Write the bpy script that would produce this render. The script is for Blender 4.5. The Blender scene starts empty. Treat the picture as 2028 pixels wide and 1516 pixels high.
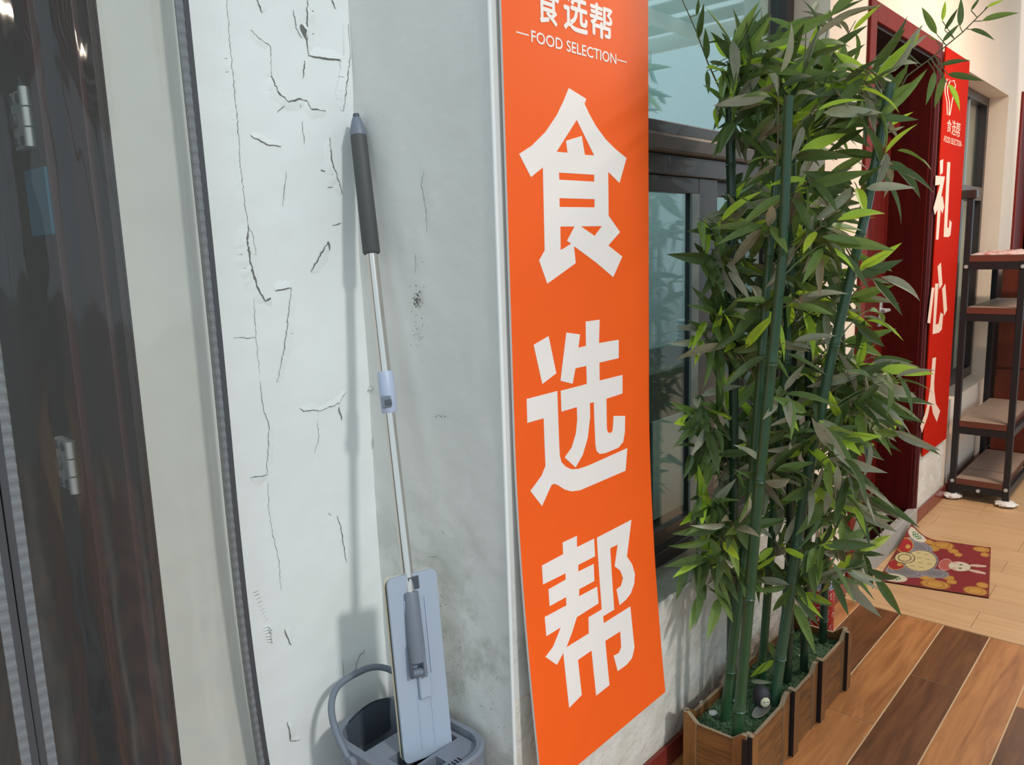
import bpy, bmesh, math, random
from mathutils import Vector, Matrix, noise
random.seed(7)
scene = bpy.context.scene
COL = scene.collection

# ------------------------------------------------------------------ camera
F, CX, CY, CAMZ = 1560.0, 1014.0, 758.0, 1.42
RM = Matrix(((0.74878627, 0.08779145, -0.65697168),
             (0.66207696, -0.14572135, 0.73513222),
             (-0.03119648, -0.98542273, -0.16723884)))
cam = bpy.data.cameras.new('camera')
cam.sensor_width = 36.0
cam.lens = F / 2028 * 36.0
cam.clip_start = 0.02
co = bpy.data.objects.new('camera', cam)
COL.objects.link(co)
cx_, cy_, cz_ = RM.col[0], -RM.col[1], -RM.col[2]
m = Matrix.Identity(4)
for i in range(3):
    m[i][0], m[i][1], m[i][2] = cx_[i], cy_[i], cz_[i]
m.translation = Vector((0, 0, CAMZ))
co.matrix_world = m
scene.camera = co

# ------------------------------------------------------------------ light
world = bpy.data.worlds.new('sky')
scene.world = world
world.use_nodes = True
bg = world.node_tree.nodes['Background']
bg.inputs[0].default_value = (0.70, 0.86, 0.95, 1)
bg.inputs[1].default_value = 1.05
sun = bpy.data.lights.new('sun', 'SUN')
sun.energy = 1.3
sun.angle = math.radians(5)
sun.color = (1.0, 0.98, 0.95)
so = bpy.data.objects.new('sun', sun)
COL.objects.link(so)
so.rotation_euler = Vector((-1, 0.13, -0.72)).to_track_quat('-Z', 'Y').to_euler()
so.location = (4, -1, 4)
vs = scene.view_settings
vs.view_transform = 'Standard'
vs.look = 'None'
vs.gamma = 1.0
vs.use_curve_mapping = False
vs.exposure = 0.0

# ------------------------------------------------------------------ measuring helpers (photo pixel -> point on a real plane)
CAM = Vector((0, 0, CAMZ))
def wray(px, py):
    return RM @ Vector(((px - CX) / F, (py - CY) / F, 1.0))
def onx(px, py, x):
    d = wray(px, py); return CAM + d * (x / d.x)
def ony(px, py, y):
    d = wray(px, py); return CAM + d * (y / d.y)
def onz(px, py, z):
    d = wray(px, py); return CAM + d * ((z - CAMZ) / d.z)
def proj(P):
    c = RM.transposed() @ (Vector(P) - CAM)
    return CX + F * c.x / c.z, CY + F * c.y / c.z

XW, XL, Y0 = -1.02, -1.435, 1.112       # sign wall, cracked wall, return wall

# ------------------------------------------------------------------ materials
def lin(c):
    return tuple(((v / 255) / 12.92 if v / 255 <= 0.04045 else ((v / 255 + 0.055) / 1.055) ** 2.4) for v in c) + (1.0,)
MATS = {}
def mat(name, rgb, rough=0.6, metal=0.0, var=0.0, vscale=8.0, bump=0.0, bscale=40.0, rgb2=None, spec=0.5, trans=0.0, stretch=None, coat=0.0, thr=None):
    if name in MATS: return MATS[name]
    M = bpy.data.materials.new(name); M.use_nodes = True
    nt = M.node_tree; b = nt.nodes['Principled BSDF']
    c = lin(rgb)
    b.inputs['Base Color'].default_value = c
    b.inputs['Roughness'].default_value = rough
    b.inputs['Metallic'].default_value = metal
    b.inputs['Specular IOR Level'].default_value = spec
    b.inputs['Coat Weight'].default_value = coat
    tc = nt.nodes.new('ShaderNodeTexCoord'); mp = nt.nodes.new('ShaderNodeMapping')
    nt.links.new(tc.outputs['Object'], mp.inputs[0])
    if stretch: mp.inputs['Scale'].default_value = stretch
    if var > 0 or rgb2:
        n = nt.nodes.new('ShaderNodeTexNoise'); n.inputs['Scale'].default_value = vscale
        n.inputs['Detail'].default_value = 6; n.inputs['Roughness'].default_value = 0.6
        nt.links.new(mp.outputs[0], n.inputs['Vector'])
        r = nt.nodes.new('ShaderNodeValToRGB')
        lo, hi = thr if thr else (0.3, 0.7)
        r.color_ramp.elements[0].position = lo; r.color_ramp.elements[1].position = hi
        c2 = lin(rgb2) if rgb2 else tuple(min(1, v * (1 + var)) for v in c[:3]) + (1,)
        c1 = c if rgb2 else tuple(v * (1 - var) for v in c[:3]) + (1,)
        r.color_ramp.elements[0].color = c1; r.color_ramp.elements[1].color = c2
        nt.links.new(n.outputs['Fac'], r.inputs[0]); nt.links.new(r.outputs[0], b.inputs['Base Color'])
    if bump > 0:
        n2 = nt.nodes.new('ShaderNodeTexNoise'); n2.inputs['Scale'].default_value = bscale; n2.inputs['Detail'].default_value = 5
        nt.links.new(mp.outputs[0], n2.inputs['Vector'])
        bp = nt.nodes.new('ShaderNodeBump'); bp.inputs['Strength'].default_value = bump; bp.inputs['Distance'].default_value = 0.01
        nt.links.new(n2.outputs['Fac'], bp.inputs['Height']); nt.links.new(bp.outputs[0], b.inputs['Normal'])
    if trans > 0:
        tr = nt.nodes.new('ShaderNodeBsdfTranslucent'); tr.inputs[0].default_value = tuple(min(1, v * 1.3) for v in c[:3]) + (1,)
        mx = nt.nodes.new('ShaderNodeMixShader'); mx.inputs[0].default_value = trans
        o = nt.nodes['Material Output']
        nt.links.new(b.outputs[0], mx.inputs[1]); nt.links.new(tr.outputs[0], mx.inputs[2]); nt.links.new(mx.outputs[0], o.inputs[0])
    if name.startswith('leaf_'):
        oi = nt.nodes.new('ShaderNodeObjectInfo'); hs = nt.nodes.new('ShaderNodeHueSaturation'); mr = nt.nodes.new('ShaderNodeMapRange')
        mr.inputs['To Min'].default_value = 0.55; mr.inputs['To Max'].default_value = 1.25
        src = b.inputs['Base Color'].links[0].from_socket
        nt.links.new(oi.outputs['Random'], mr.inputs[0]); nt.links.new(mr.outputs[0], hs.inputs['Value']); nt.links.new(src, hs.inputs['Color']); nt.links.new(hs.outputs[0], b.inputs['Base Color'])
    MATS[name] = M
    return M

def add_damp(M, rgb, ztop):
    nt = M.node_tree; b = nt.nodes['Principled BSDF']; src = b.inputs['Base Color'].links[0].from_socket
    tc = nt.nodes.new('ShaderNodeTexCoord'); n = nt.nodes.new('ShaderNodeTexNoise'); n.inputs['Scale'].default_value = 7.0; n.inputs['Detail'].default_value = 8; n.inputs['Roughness'].default_value = 0.7
    nt.links.new(tc.outputs['Object'], n.inputs['Vector'])
    sx = nt.nodes.new('ShaderNodeSeparateXYZ'); nt.links.new(tc.outputs['Object'], sx.inputs[0])
    mr = nt.nodes.new('ShaderNodeMapRange'); mr.inputs['From Min'].default_value = ztop; mr.inputs['From Max'].default_value = ztop - 0.3; nt.links.new(sx.outputs['Z'], mr.inputs[0])
    rp = nt.nodes.new('ShaderNodeValToRGB'); rp.color_ramp.elements[0].position = 0.50; rp.color_ramp.elements[1].position = 0.60; nt.links.new(n.outputs['Fac'], rp.inputs[0])
    mu = nt.nodes.new('ShaderNodeMath'); mu.operation = 'MULTIPLY'; nt.links.new(rp.outputs[0], mu.inputs[0]); nt.links.new(mr.outputs[0], mu.inputs[1])
    mx = nt.nodes.new('ShaderNodeMix'); mx.data_type = 'RGBA'; nt.links.new(mu.outputs[0], mx.inputs['Factor']); nt.links.new(src, mx.inputs[6]); mx.inputs[7].default_value = lin(rgb)
    nt.links.new(mx.outputs[2], b.inputs['Base Color'])

def clear_mat(name, tint, ior=1.5, rough=0.02, base=0.0, bump=0.0, bscale=6.0, milky=0.0):
    """clear sheet: transparent body with a mirror-like surface"""
    M = bpy.data.materials.new(name); M.use_nodes = True
    nt = M.node_tree; nt.nodes.clear()
    o = nt.nodes.new('ShaderNodeOutputMaterial')
    t = nt.nodes.new('ShaderNodeBsdfTransparent'); t.inputs[0].default_value = tint + (1,)
    g = nt.nodes.new('ShaderNodeBsdfGlossy'); g.inputs['Roughness'].default_value = rough
    ge = nt.nodes.new('ShaderNodeNewGeometry')
    dt = nt.nodes.new('ShaderNodeVectorMath'); dt.operation = 'DOT_PRODUCT'
    nt.links.new(ge.outputs['Incoming'], dt.inputs[0]); nt.links.new(ge.outputs['Normal'], dt.inputs[1])
    ab = nt.nodes.new('ShaderNodeMath'); ab.operation = 'ABSOLUTE'; nt.links.new(dt.outputs['Value'], ab.inputs[0])
    om = nt.nodes.new('ShaderNodeMath'); om.operation = 'SUBTRACT'; om.inputs[0].default_value = 1.0; nt.links.new(ab.outputs[0], om.inputs[1])
    p5 = nt.nodes.new('ShaderNodeMath'); p5.operation = 'POWER'; p5.inputs[1].default_value = 5.0; nt.links.new(om.outputs[0], p5.inputs[0])
    f0 = ((ior - 1) / (ior + 1)) ** 2
    fr = nt.nodes.new('ShaderNodeMath'); fr.operation = 'MULTIPLY_ADD'; fr.inputs[1].default_value = 1 - f0; fr.inputs[2].default_value = f0
    nt.links.new(p5.outputs[0], fr.inputs[0])
    mx = nt.nodes.new('ShaderNodeMixShader')
    ad = nt.nodes.new('ShaderNodeMath'); ad.operation = 'ADD'; ad.inputs[1].default_value = base
    nt.links.new(fr.outputs[0], ad.inputs[0]); nt.links.new(ad.outputs[0], mx.inputs[0])
    body = t
    if milky > 0:
        d = nt.nodes.new('ShaderNodeBsdfDiffuse'); d.inputs[0].default_value = (0.75, 0.76, 0.76, 1)
        m2 = nt.nodes.new('ShaderNodeMixShader'); m2.inputs[0].default_value = milky
        nt.links.new(t.outputs[0], m2.inputs[1]); nt.links.new(d.outputs[0], m2.inputs[2]); body = m2
    nt.links.new(body.outputs[0], mx.inputs[1]); nt.links.new(g.outputs[0], mx.inputs[2]); nt.links.new(mx.outputs[0], o.inputs[0])
    if bump > 0:
        tc = nt.nodes.new('ShaderNodeTexCoord'); mp = nt.nodes.new('ShaderNodeMapping'); mp.inputs['Scale'].default_value = (1, 3, 0.7)
        n2 = nt.nodes.new('ShaderNodeTexNoise'); n2.inputs['Scale'].default_value = bscale; n2.inputs['Detail'].default_value = 2
        nt.links.new(tc.outputs['Object'], mp.inputs[0]); nt.links.new(mp.outputs[0], n2.inputs['Vector'])
        bp = nt.nodes.new('ShaderNodeBump'); bp.inputs['Strength'].default_value = bump; bp.inputs['Distance'].default_value = 0.05
        nt.links.new(n2.outputs['Fac'], bp.inputs['Height']); nt.links.new(bp.outputs[0], g.inputs['Normal']); nt.links.new(bp.outputs[0], dt.inputs[1])
    MATS[name] = M
    return M

def wood_mat(name, dark, light, scale=2.0, stretch=(14, 1.2, 14), rough=0.35, rnd=0.25):
    M = bpy.data.materials.new(name); M.use_nodes = True
    nt = M.node_tree; b = nt.nodes['Principled BSDF']; b.inputs['Roughness'].default_value = rough
    tc = nt.nodes.new('ShaderNodeTexCoord'); mp = nt.nodes.new('ShaderNodeMapping'); mp.inputs['Scale'].default_value = stretch
    oi = nt.nodes.new('ShaderNodeObjectInfo')
    ml = nt.nodes.new('ShaderNodeVectorMath'); ml.operation = 'SCALE'; ml.inputs['Scale'].default_value = 37.0
    cmb = nt.nodes.new('ShaderNodeCombineXYZ')
    for k in range(3): nt.links.new(oi.outputs['Random'], cmb.inputs[k])
    nt.links.new(cmb.outputs[0], ml.inputs[0])
    va = nt.nodes.new('ShaderNodeVectorMath'); va.operation = 'ADD'
    nt.links.new(mp.outputs[0], va.inputs[0]); nt.links.new(ml.outputs[0], va.inputs[1])
    nt.links.new(tc.outputs['Object'], mp.inputs[0])
    n = nt.nodes.new('ShaderNodeTexNoise'); n.inputs['Scale'].default_value = scale; n.inputs['Detail'].default_value = 7
    n.inputs['Roughness'].default_value = 0.62; n.inputs['Distortion'].default_value = 0.9
    nt.links.new(va.outputs[0], n.inputs['Vector'])
    r = nt.nodes.new('ShaderNodeValToRGB')
    r.color_ramp.elements[0].position = 0.33; r.color_ramp.elements[1].position = 0.62
    r.color_ramp.elements[0].color = lin(dark); r.color_ramp.elements[1].color = lin(light)
    nt.links.new(n.outputs['Fac'], r.inputs[0])
    hs = nt.nodes.new('ShaderNodeHueSaturation')
    mr = nt.nodes.new('ShaderNodeMapRange'); mr.inputs['To Min'].default_value = 1 - rnd; mr.inputs['To Max'].default_value = 1 + rnd
    nt.links.new(oi.outputs['Random'], mr.inputs[0]); nt.links.new(mr.outputs[0], hs.inputs['Value'])
    nt.links.new(r.outputs[0], hs.inputs['Color']); nt.links.new(hs.outputs[0], b.inputs['Base Color'])
    MATS[name] = M
    return M

mat('paint_white', (226, 230, 229), 0.75, var=0.04, vscale=3, bump=0.25, bscale=14)
mat('paint_grey', (228, 228, 225), 0.75, bump=0.3, bscale=12, rgb2=(218, 218, 214), vscale=3)
mat('paint_cream', (243, 222, 203), 0.8, var=0.03, vscale=2, bump=0.15, bscale=20)
mat('plaster_rough', (226, 222, 214), 0.9, rgb2=(204, 198, 186), vscale=7, bump=0.7, bscale=35)
add_damp(MATS['paint_grey'], (196, 198, 191), 0.95)
mat('crack_dark', (112, 113, 109), 0.95, var=0.2, vscale=60)
mat('mould', (120, 122, 116), 0.95)
mat('stain', (182, 188, 184), 0.9, var=0.06, vscale=30)
mat('trim_white', (238, 240, 240), 0.5)
mat('sill', (150, 146, 134), 0.9, var=0.12, vscale=20, bump=0.3)
mat('frame_brown', (52, 40, 38), 0.4, coat=0.2)
mat('frame_bar', (92, 76, 70), 0.4)
mat('frame_grey', (150, 160, 162), 0.4)
mat('black_rubber', (22, 22, 23), 0.6)
mat('room_aqua', (190, 203, 203), 0.8, var=0.03)
mat('room_dark', (40, 36, 36), 0.9)
mat('cabinet_grey', (66, 64, 60), 0.7, var=0.1)
mat('panel_pale', (150, 156, 152), 0.7)
mat('bowl', (205, 222, 228), 0.25)
mat('orange', (250, 98, 28), 0.5, spec=0.25)
mat('sign_edge', (224, 220, 216), 0.6)
mat('letter_white', (243, 236, 232), 0.45)
mat('red_sign', (182, 30, 10), 0.8, spec=0.06)
mat('letter_cream', (238, 208, 190), 0.5)
mat('door_red', (100, 20, 14), 0.55, spec=0.2, rgb2=(74, 12, 10), vscale=3, stretch=(8, 8, 0.6))
mat('frame_red', (122, 36, 26), 0.6, spec=0.15, rgb2=(112, 34, 26), vscale=3, stretch=(8, 8, 0.6))
mat('jamb_purple', (88, 32, 34), 0.55, spec=0.2)
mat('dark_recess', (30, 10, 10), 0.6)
mat('marble_black', (26, 12, 13), 0.15, rgb2=(70, 50, 52), vscale=9, thr=(0.58, 0.72))
mat('stone_grey', (168, 162, 156), 0.7, var=0.08, vscale=12, bump=0.15)
mat('base_tile', (124, 46, 40), 0.25, var=0.1, vscale=5)
mat('grout_cream', (214, 186, 150), 0.9)
mat('grout_dark', (120, 92, 62), 0.9)
mat('concrete', (158, 156, 150), 0.9, var=0.05)
wood_mat('plank_orange', (150, 96, 54), (190, 130, 78), rnd=0.08)
wood_mat('plank_dark', (86, 52, 28), (122, 78, 44), rnd=0.1)
wood_mat('tile_beige', (196, 156, 114), (208, 170, 128), stretch=(1.2, 14, 14), rnd=0.05)
wood_mat('planter_wood', (92, 58, 26), (138, 90, 44), stretch=(3, 3, 22), rough=0.55, rnd=0.12)
wood_mat('planter_post', (104, 66, 32), (140, 92, 46), stretch=(10, 10, 2), rough=0.55, rnd=0.1)
mat('planter_cut', (150, 132, 108), 0.8, var=0.1, vscale=30)
mat('gap_dark', (30, 16, 14), 0.7)
mat('moss', (52, 84, 54), 0.95, rgb2=(76, 108, 70), vscale=120, bump=0.8, bscale=160)
mat('moss_bit', (84, 112, 82), 0.9)
mat('pebble', (222, 222, 214), 0.8, var=0.08, vscale=50)
mat('charcoal', (58, 54, 58), 0.5)
mat('cream_face', (226, 218, 184), 0.6)
mat('ink', (22, 22, 22), 0.7)
mat('dish_grey', (120, 122, 114), 0.5)
mat('culm_green', (44, 80, 50), 0.32, var=0.12, vscale=6, stretch=(1, 1, 0.3), coat=0.1)
mat('culm_dark', (38, 60, 42), 0.32, var=0.12, vscale=6, coat=0.1)
mat('culm_blue', (58, 92, 68), 0.26, var=0.1, vscale=6, coat=0.2)
mat('twig', (104, 96, 66), 0.7)
mat('twig_green', (110, 124, 80), 0.7)
mat('leaf_dark', (90, 112, 58), 0.5, trans=0.22, var=0.12, vscale=5)
mat('leaf_mid', (124, 150, 74), 0.5, trans=0.25, var=0.12, vscale=5)
mat('leaf_lime', (190, 222, 72), 0.5, trans=0.35, var=0.1, vscale=5)
mat('leaf_dull', (174, 174, 148), 0.6, trans=0.2, var=0.1, vscale=5)
mat('leaf_brown', (144, 136, 106), 0.6, trans=0.2, var=0.1, vscale=5)
mat('chrome', (216, 208, 202), 0.16, metal=1.0)
mat('steel', (206, 212, 216), 0.42, metal=0.55)
mat('grip', (74, 76, 76), 0.6)
mat('plastic_grey', (112, 120, 132), 0.45)
mat('plastic_dark', (72, 78, 88), 0.45)
mat('plastic_light', (164, 176, 192), 0.4)
mat('plastic_lilac', (176, 186, 208), 0.4)
mat('bucket_grey', (124, 130, 142), 0.45)
mat('felt', (224, 214, 188), 0.95, bump=0.5, bscale=120)
mat('felt_line', (70, 66, 56), 0.9)
mat('strip_dark', (70, 72, 76), 0.5)
mat('strip_grey', (116, 120, 124), 0.5)
mat('jamb_dark', (40, 29, 28), 0.4, var=0.15, vscale=3, stretch=(4, 4, 0.5))
mat('jamb_red', (64, 34, 33), 0.4, var=0.15, vscale=3, stretch=(4, 4, 0.5))
mat('blue_patch', (60, 110, 136), 0.3)
mat('rack_black', (26, 24, 28), 0.5)
mat('board_edge', (106, 60, 46), 0.4, var=0.06, vscale=10)
mat('board_top', (158, 134, 118), 0.5, var=0.08, vscale=8)
mat('wardrobe', (112, 50, 32), 0.4, rgb2=(92, 36, 24), vscale=3, stretch=(6, 6, 0.7))
mat('wardrobe_grey', (150, 146, 142), 0.6)
mat('wrap_film', (232, 226, 220), 0.25, bump=0.6, bscale=60)
mat('wrap_pink', (220, 186, 178), 0.35, rgb2=(190, 80, 70), vscale=18, thr=(0.52, 0.6), bump=0.5, bscale=40)
mat('bottle_red', (176, 26, 28), 0.3, rgb2=(226, 196, 186), vscale=85, thr=(0.56, 0.6))
mat('bottle_band', (224, 228, 236), 0.35, rgb2=(58, 82, 140), vscale=160, thr=(0.47, 0.52))
mat('bottle_plain', (170, 30, 26), 0.2)
mat('bottle_clear', (206, 150, 140), 0.15)
mat('paper_red', (176, 92, 84), 0.8, rgb2=(150, 60, 54), vscale=30)
mat('pane_pale', (226, 230, 214), 0.7)
mat('pane_blue', (150, 160, 164), 0.7)
mat('roof_sheet', (176, 178, 170), 0.6)
mat('roof_beam', (228, 226, 218), 0.6)
clear_mat('glass', (0.86, 0.95, 0.95), 1.5, 0.01, base=0.02)
clear_mat('glass_coated', (0.80, 0.93, 0.93), 1.5, 0.02, base=0.17)
clear_mat('pvc', (0.83, 0.82, 0.78), 1.45, 0.05, base=0.015, bump=0.16, bscale=4.0, milky=0.045)

# ------------------------------------------------------------------ mesh helpers
class MB:
    def __init__(s): s.v = []; s.f = []; s.mi = []
    def add(s, vs_, fs, mi=0):
        o = len(s.v); s.v += [tuple(v) for v in vs_]
        for f in fs: s.f.append(tuple(i + o for i in f)); s.mi.append(mi)
        return s
    def box(s, a, b, mi=0, ch=0.0):
        x0, y0, z0 = [min(a[i], b[i]) for i in range(3)]; x1, y1, z1 = [max(a[i], b[i]) for i in range(3)]
        if ch <= 0:
            vs_ = [(x, y, z) for x in (x0, x1) for y in (y0, y1) for z in (z0, z1)]
            return s.add(vs_, [(0, 1, 3, 2), (4, 6, 7, 5), (0, 4, 5, 1), (2, 3, 7, 6), (0, 2, 6, 4), (1, 5, 7, 3)], mi)
        bm = bmesh.new(); bmesh.ops.create_cube(bm, size=1.0)
        bmesh.ops.scale(bm, vec=(x1 - x0, y1 - y0, z1 - z0), verts=bm.verts)
        bmesh.ops.translate(bm, vec=((x0 + x1) / 2, (y0 + y1) / 2, (z0 + z1) / 2), verts=bm.verts)
        bmesh.ops.bevel(bm, geom=bm.edges[:], offset=ch, segments=2, profile=0.5, affect='EDGES')
        bm.verts.index_update()
        s.add([v.co[:] for v in bm.verts], [[v.index for v in f.verts] for f in bm.faces], mi); bm.free()
        return s
    def tube(s, pts, rad, n=8, mi=0, cap=True):
        pts = [Vector(p) for p in pts]
        rs = rad if isinstance(rad, (list, tuple)) else [rad] * len(pts)
        vs_ = []; up = None
        for i, p in enumerate(pts):
            d = (pts[min(i + 1, len(pts) - 1)] - pts[max(i - 1, 0)]).normalized()
            if up is None:
                up = d.orthogonal().normalized()
            else:
                up = (up - d * up.dot(d)).normalized()
            w = d.cross(up)
            for k in range(n):
                a = 2 * math.pi * k / n
                vs_.append(p + (up * math.cos(a) + w * math.sin(a)) * rs[i])
        fs = []
        for i in range(len(pts) - 1):
            for k in range(n):
                fs.append((i * n + k, i * n + (k + 1) % n, (i + 1) * n + (k + 1) % n, (i + 1) * n + k))
        if cap:
            fs.append(tuple(range(n - 1, -1, -1))); o = (len(pts) - 1) * n; fs.append(tuple(o + k for k in range(n)))
        return s.add(vs_, fs, mi)
    def lathe(s, prof, n=20, mi=0, c=(0, 0, 0)):
        vs_ = []; fs = []
        for r, z in prof:
            for k in range(n):
                a = 2 * math.pi * k / n
                vs_.append((c[0] + r * math.cos(a), c[1] + r * math.sin(a), c[2] + z))
        for i in range(len(prof) - 1):
            for k in range(n):
                fs.append((i * n + k, i * n + (k + 1) % n, (i + 1) * n + (k + 1) % n, (i + 1) * n + k))
        fs.append(tuple(range(n - 1, -1, -1))); o = (len(prof) - 1) * n; fs.append(tuple(o + k for k in range(n)))
        return s.add(vs_, fs, mi)
    def prism(s, poly, fn0, fn1, mi=0):
        """2D polygon mapped to two parallel faces by fn0 and fn1"""
        n = len(poly)
        vs_ = [fn0(*p) for p in poly] + [fn1(*p) for p in poly]
        fs = [tuple(range(n)), tuple(range(2 * n - 1, n - 1, -1))] + [(i, n + i, n + (i + 1) % n, (i + 1) % n) for i in range(n)]
        return s.add(vs_, fs, mi)
    def grid(s, fn, nu, nv, mi=0):
        vs_ = [fn(i / nu, j / nv) for j in range(nv + 1) for i in range(nu + 1)]
        fs = [(j * (nu + 1) + i, j * (nu + 1) + i + 1, (j + 1) * (nu + 1) + i + 1, (j + 1) * (nu + 1) + i) for j in range(nv) for i in range(nu)]
        return s.add(vs_, fs, mi)
    def mesh(s, name, mats, smooth=False):
        me = bpy.data.meshes.new(name); me.from_pydata(s.v, [], s.f)
        for k in (mats if isinstance(mats, (list, tuple)) else [mats]): me.materials.append(MATS[k])
        me.polygons.foreach_set('material_index', s.mi)
        if smooth: me.polygons.foreach_set('use_smooth', [True] * len(s.f))
        me.update()
        bm = bmesh.new(); bm.from_mesh(me); bmesh.ops.recalc_face_normals(bm, faces=bm.faces); bm.to_mesh(me); bm.free()
        if smooth:
            try: me.set_sharp_from_angle(angle=math.radians(40))
            except Exception: pass
        return me
    def build(s, name, mats, parent=None, smooth=False, loc=None):
        me = s.mesh(name, mats, smooth)
        o = bpy.data.objects.new(name, me); COL.objects.link(o)
        if loc is not None:
            L = Vector(loc); me.transform(Matrix.Translation(-L)); o.location = L
        if parent is not None:
            o.parent = parent
            if loc is None: pass
            pw = parent_world(parent)
            o.location = o.location - pw
        return o

def parent_world(p):
    L = Vector((0, 0, 0))
    while p is not None:
        L += p.location; p = p.parent
    return L

def tag(o, label=None, cat=None, group=None, kind=None):
    if label: o['label'] = label
    if cat: o['category'] = cat
    if group: o['group'] = group
    if kind: o['kind'] = kind
    return o

def thing(name, label, cat, loc, group=None):
    o = bpy.data.objects.new(name, None); o.empty_display_size = 0.05
    COL.objects.link(o); o.location = loc
    return tag(o, label, cat, group)

def struct(o):
    o['kind'] = 'structure'; return o

def dup(o, parent=None):
    c = o.copy(); COL.objects.link(c)
    if parent is not None: c.parent = parent
    return c

def fbm(x, y, z, o=4):
    return noise.fractal(Vector((x, y, z)), 1.0, 2.0, o)

def poly_mesh(outer, holes, fn, thick, name, mname, parent, cut=None):
    """filled outline (2D points with holes) -> thin raised print; cut = 2D spacing for bending along v"""
    cu = bpy.data.curves.new(name, 'CURVE'); cu.dimensions = '2D'; cu.fill_mode = 'BOTH'
    for ring in [outer] + holes:
        sp = cu.splines.new('POLY'); sp.points.add(len(ring) - 1)
        for k, p in enumerate(ring): sp.points[k].co = (p[0], p[1], 0, 1)
        sp.use_cyclic_u = True
    tmp = bpy.data.objects.new(name, cu); COL.objects.link(tmp)
    dg = bpy.context.evaluated_depsgraph_get()
    me = bpy.data.meshes.new_from_object(tmp.evaluated_get(dg))
    bpy.data.objects.remove(tmp); bpy.data.curves.remove(cu)
    return finish_print(me, fn, thick, name, mname, parent, cut)

def finish_print(me, fn, thick, name, mname, parent, cut):
    bm = bmesh.new(); bm.from_mesh(me)
    bmesh.ops.remove_doubles(bm, verts=bm.verts, dist=1e-6)
    if len(bm.verts) and cut: 
        for v in bm.verts: v.co.z = 0.0
    if cut:
        zs = [v.co.y for v in bm.verts]; z = math.floor(min(zs) / cut) * cut
        while z < max(zs):
            bmesh.ops.bisect_plane(bm, geom=bm.verts[:] + bm.edges[:] + bm.faces[:], plane_co=(0, z, 0), plane_no=(0, 1, 0)); z += cut
    for v in bm.verts: v.co = fn(v.co.x, v.co.y) + Vector((v.co.z, 0, 0))
    r = bmesh.ops.extrude_face_region(bm, geom=bm.faces[:])
    for g in r['geom']:
        if isinstance(g, bmesh.types.BMVert): g.co.x += thick
    bmesh.ops.recalc_face_normals(bm, faces=bm.faces)
    bm.to_mesh(me); bm.free()
    me.materials.clear(); me.materials.append(MATS[mname])
    me.name = name
    o = bpy.data.objects.new(name, me); COL.objects.link(o)
    o.parent = parent
    if parent is not None: o.location = -parent_world(parent)
    return o

def text_print(txt, u0, u1, v0, v1, fn, thick, name, mname, parent, bold=0.0, cut=None, fat=0.0):
    cu = bpy.data.curves.new(name, 'FONT'); cu.body = txt; cu.offset = bold; cu.resolution_u = 3
    tmp = bpy.data.objects.new(name, cu); COL.objects.link(tmp)
    dg = bpy.context.evaluated_depsgraph_get()
    me = bpy.data.meshes.new_from_object(tmp.evaluated_get(dg))
    bpy.data.objects.remove(tmp); bpy.data.curves.remove(cu)
    xs = [v.co.x for v in me.vertices]; ys = [v.co.y for v in me.vertices]
    a, b, c, d = min(xs), max(xs), min(ys), max(ys)
    for v in me.vertices:
        v.co.x = u0 + (v.co.x - a) / (b - a) * (u1 - u0); v.co.y = v0 + (v.co.y - c) / (d - c) * (v1 - v0)
    if fat > 0:      # heavier strokes: the outline repeated a hair to each side
        bm = bmesh.new(); bm.from_mesh(me); src = bm.faces[:]
        for k_, (du, dv) in enumerate(((fat, 0), (-fat, 0), (0, fat), (0, -fat))):
            g = bmesh.ops.duplicate(bm, geom=src)
            bmesh.ops.translate(bm, vec=(du, dv, 0.00008 * (k_ + 1)), verts=[v for v in g['geom'] if isinstance(v, bmesh.types.BMVert)])
        bm.to_mesh(me); bm.free()
    return finish_print(me, fn, thick, name, mname, parent, cut)
# ================================================================== THE SETTING
# ---- floors
floor = struct(MB().box((-1.27, -1.2, -0.08), (2.2, 3.06, 0.0012)).build('floor', 'grout_cream'))
PW = 0.1485
def plank_mesh(name, w, l, m_): return MB().box((0, 0, -0.006), (w - 0.0042, l - 0.004, 0.003), ch=0.0006).mesh(name, m_)
pl_o = plank_mesh('plank', PW, 0.9, 'plank_orange'); pl_d = plank_mesh('plank', PW, 0.9, 'plank_dark')
pl_o2 = plank_mesh('plank', PW, 0.43, 'plank_orange'); pl_d2 = plank_mesh('plank', PW, 0.43, 'plank_dark')
pl_o3 = plank_mesh('plank', PW, 0.79, 'plank_orange')
def put(me, name, parent, loc):
    o = bpy.data.objects.new(name, me); COL.objects.link(o); o.parent = parent; o.location = Vector(loc) - parent_world(parent); return o
x = -0.9325 - PW; ci = 0
while x < 2.1:
    dark = (ci % 2 == 1) if ci > 0 else True
    dark = [False, True, False, True, False, True][ci] if ci < 6 else ci % 2 == 1
    if ci == 1:
        put(plank_mesh('plank', PW, 0.79, 'plank_dark'), 'plank', floor, (x, 2.27, 0)); y = 2.27 - 0.9
    elif ci == 3:
        put(pl_d2, 'plank', floor, (x, 2.63, 0)); y = 2.63 - 0.9
    elif ci == 5:
        put(pl_o2, 'plank', floor, (x, 2.63, 0)); y = 2.63 - 0.9
    elif ci == 2:
        put(pl_o3, 'plank', floor, (x, 2.27, 0)); y = 2.27 - 0.9
    elif ci == 4:
        y = 3.06 - 0.9 - 0.4; put(plank_mesh('plank', PW, 1.3, 'plank_orange'), 'plank', floor, (x, y, 0)); y -= 0.9
    else:
        put(pl_d2 if dark else pl_o2, 'plank', floor, (x, 2.63, 0)); y = 2.63 - 0.9
    while y > -1.1:
        put(pl_d if dark else pl_o, 'plank', floor, (x, y, 0)); y -= 0.9
    x += PW; ci += 1

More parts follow.
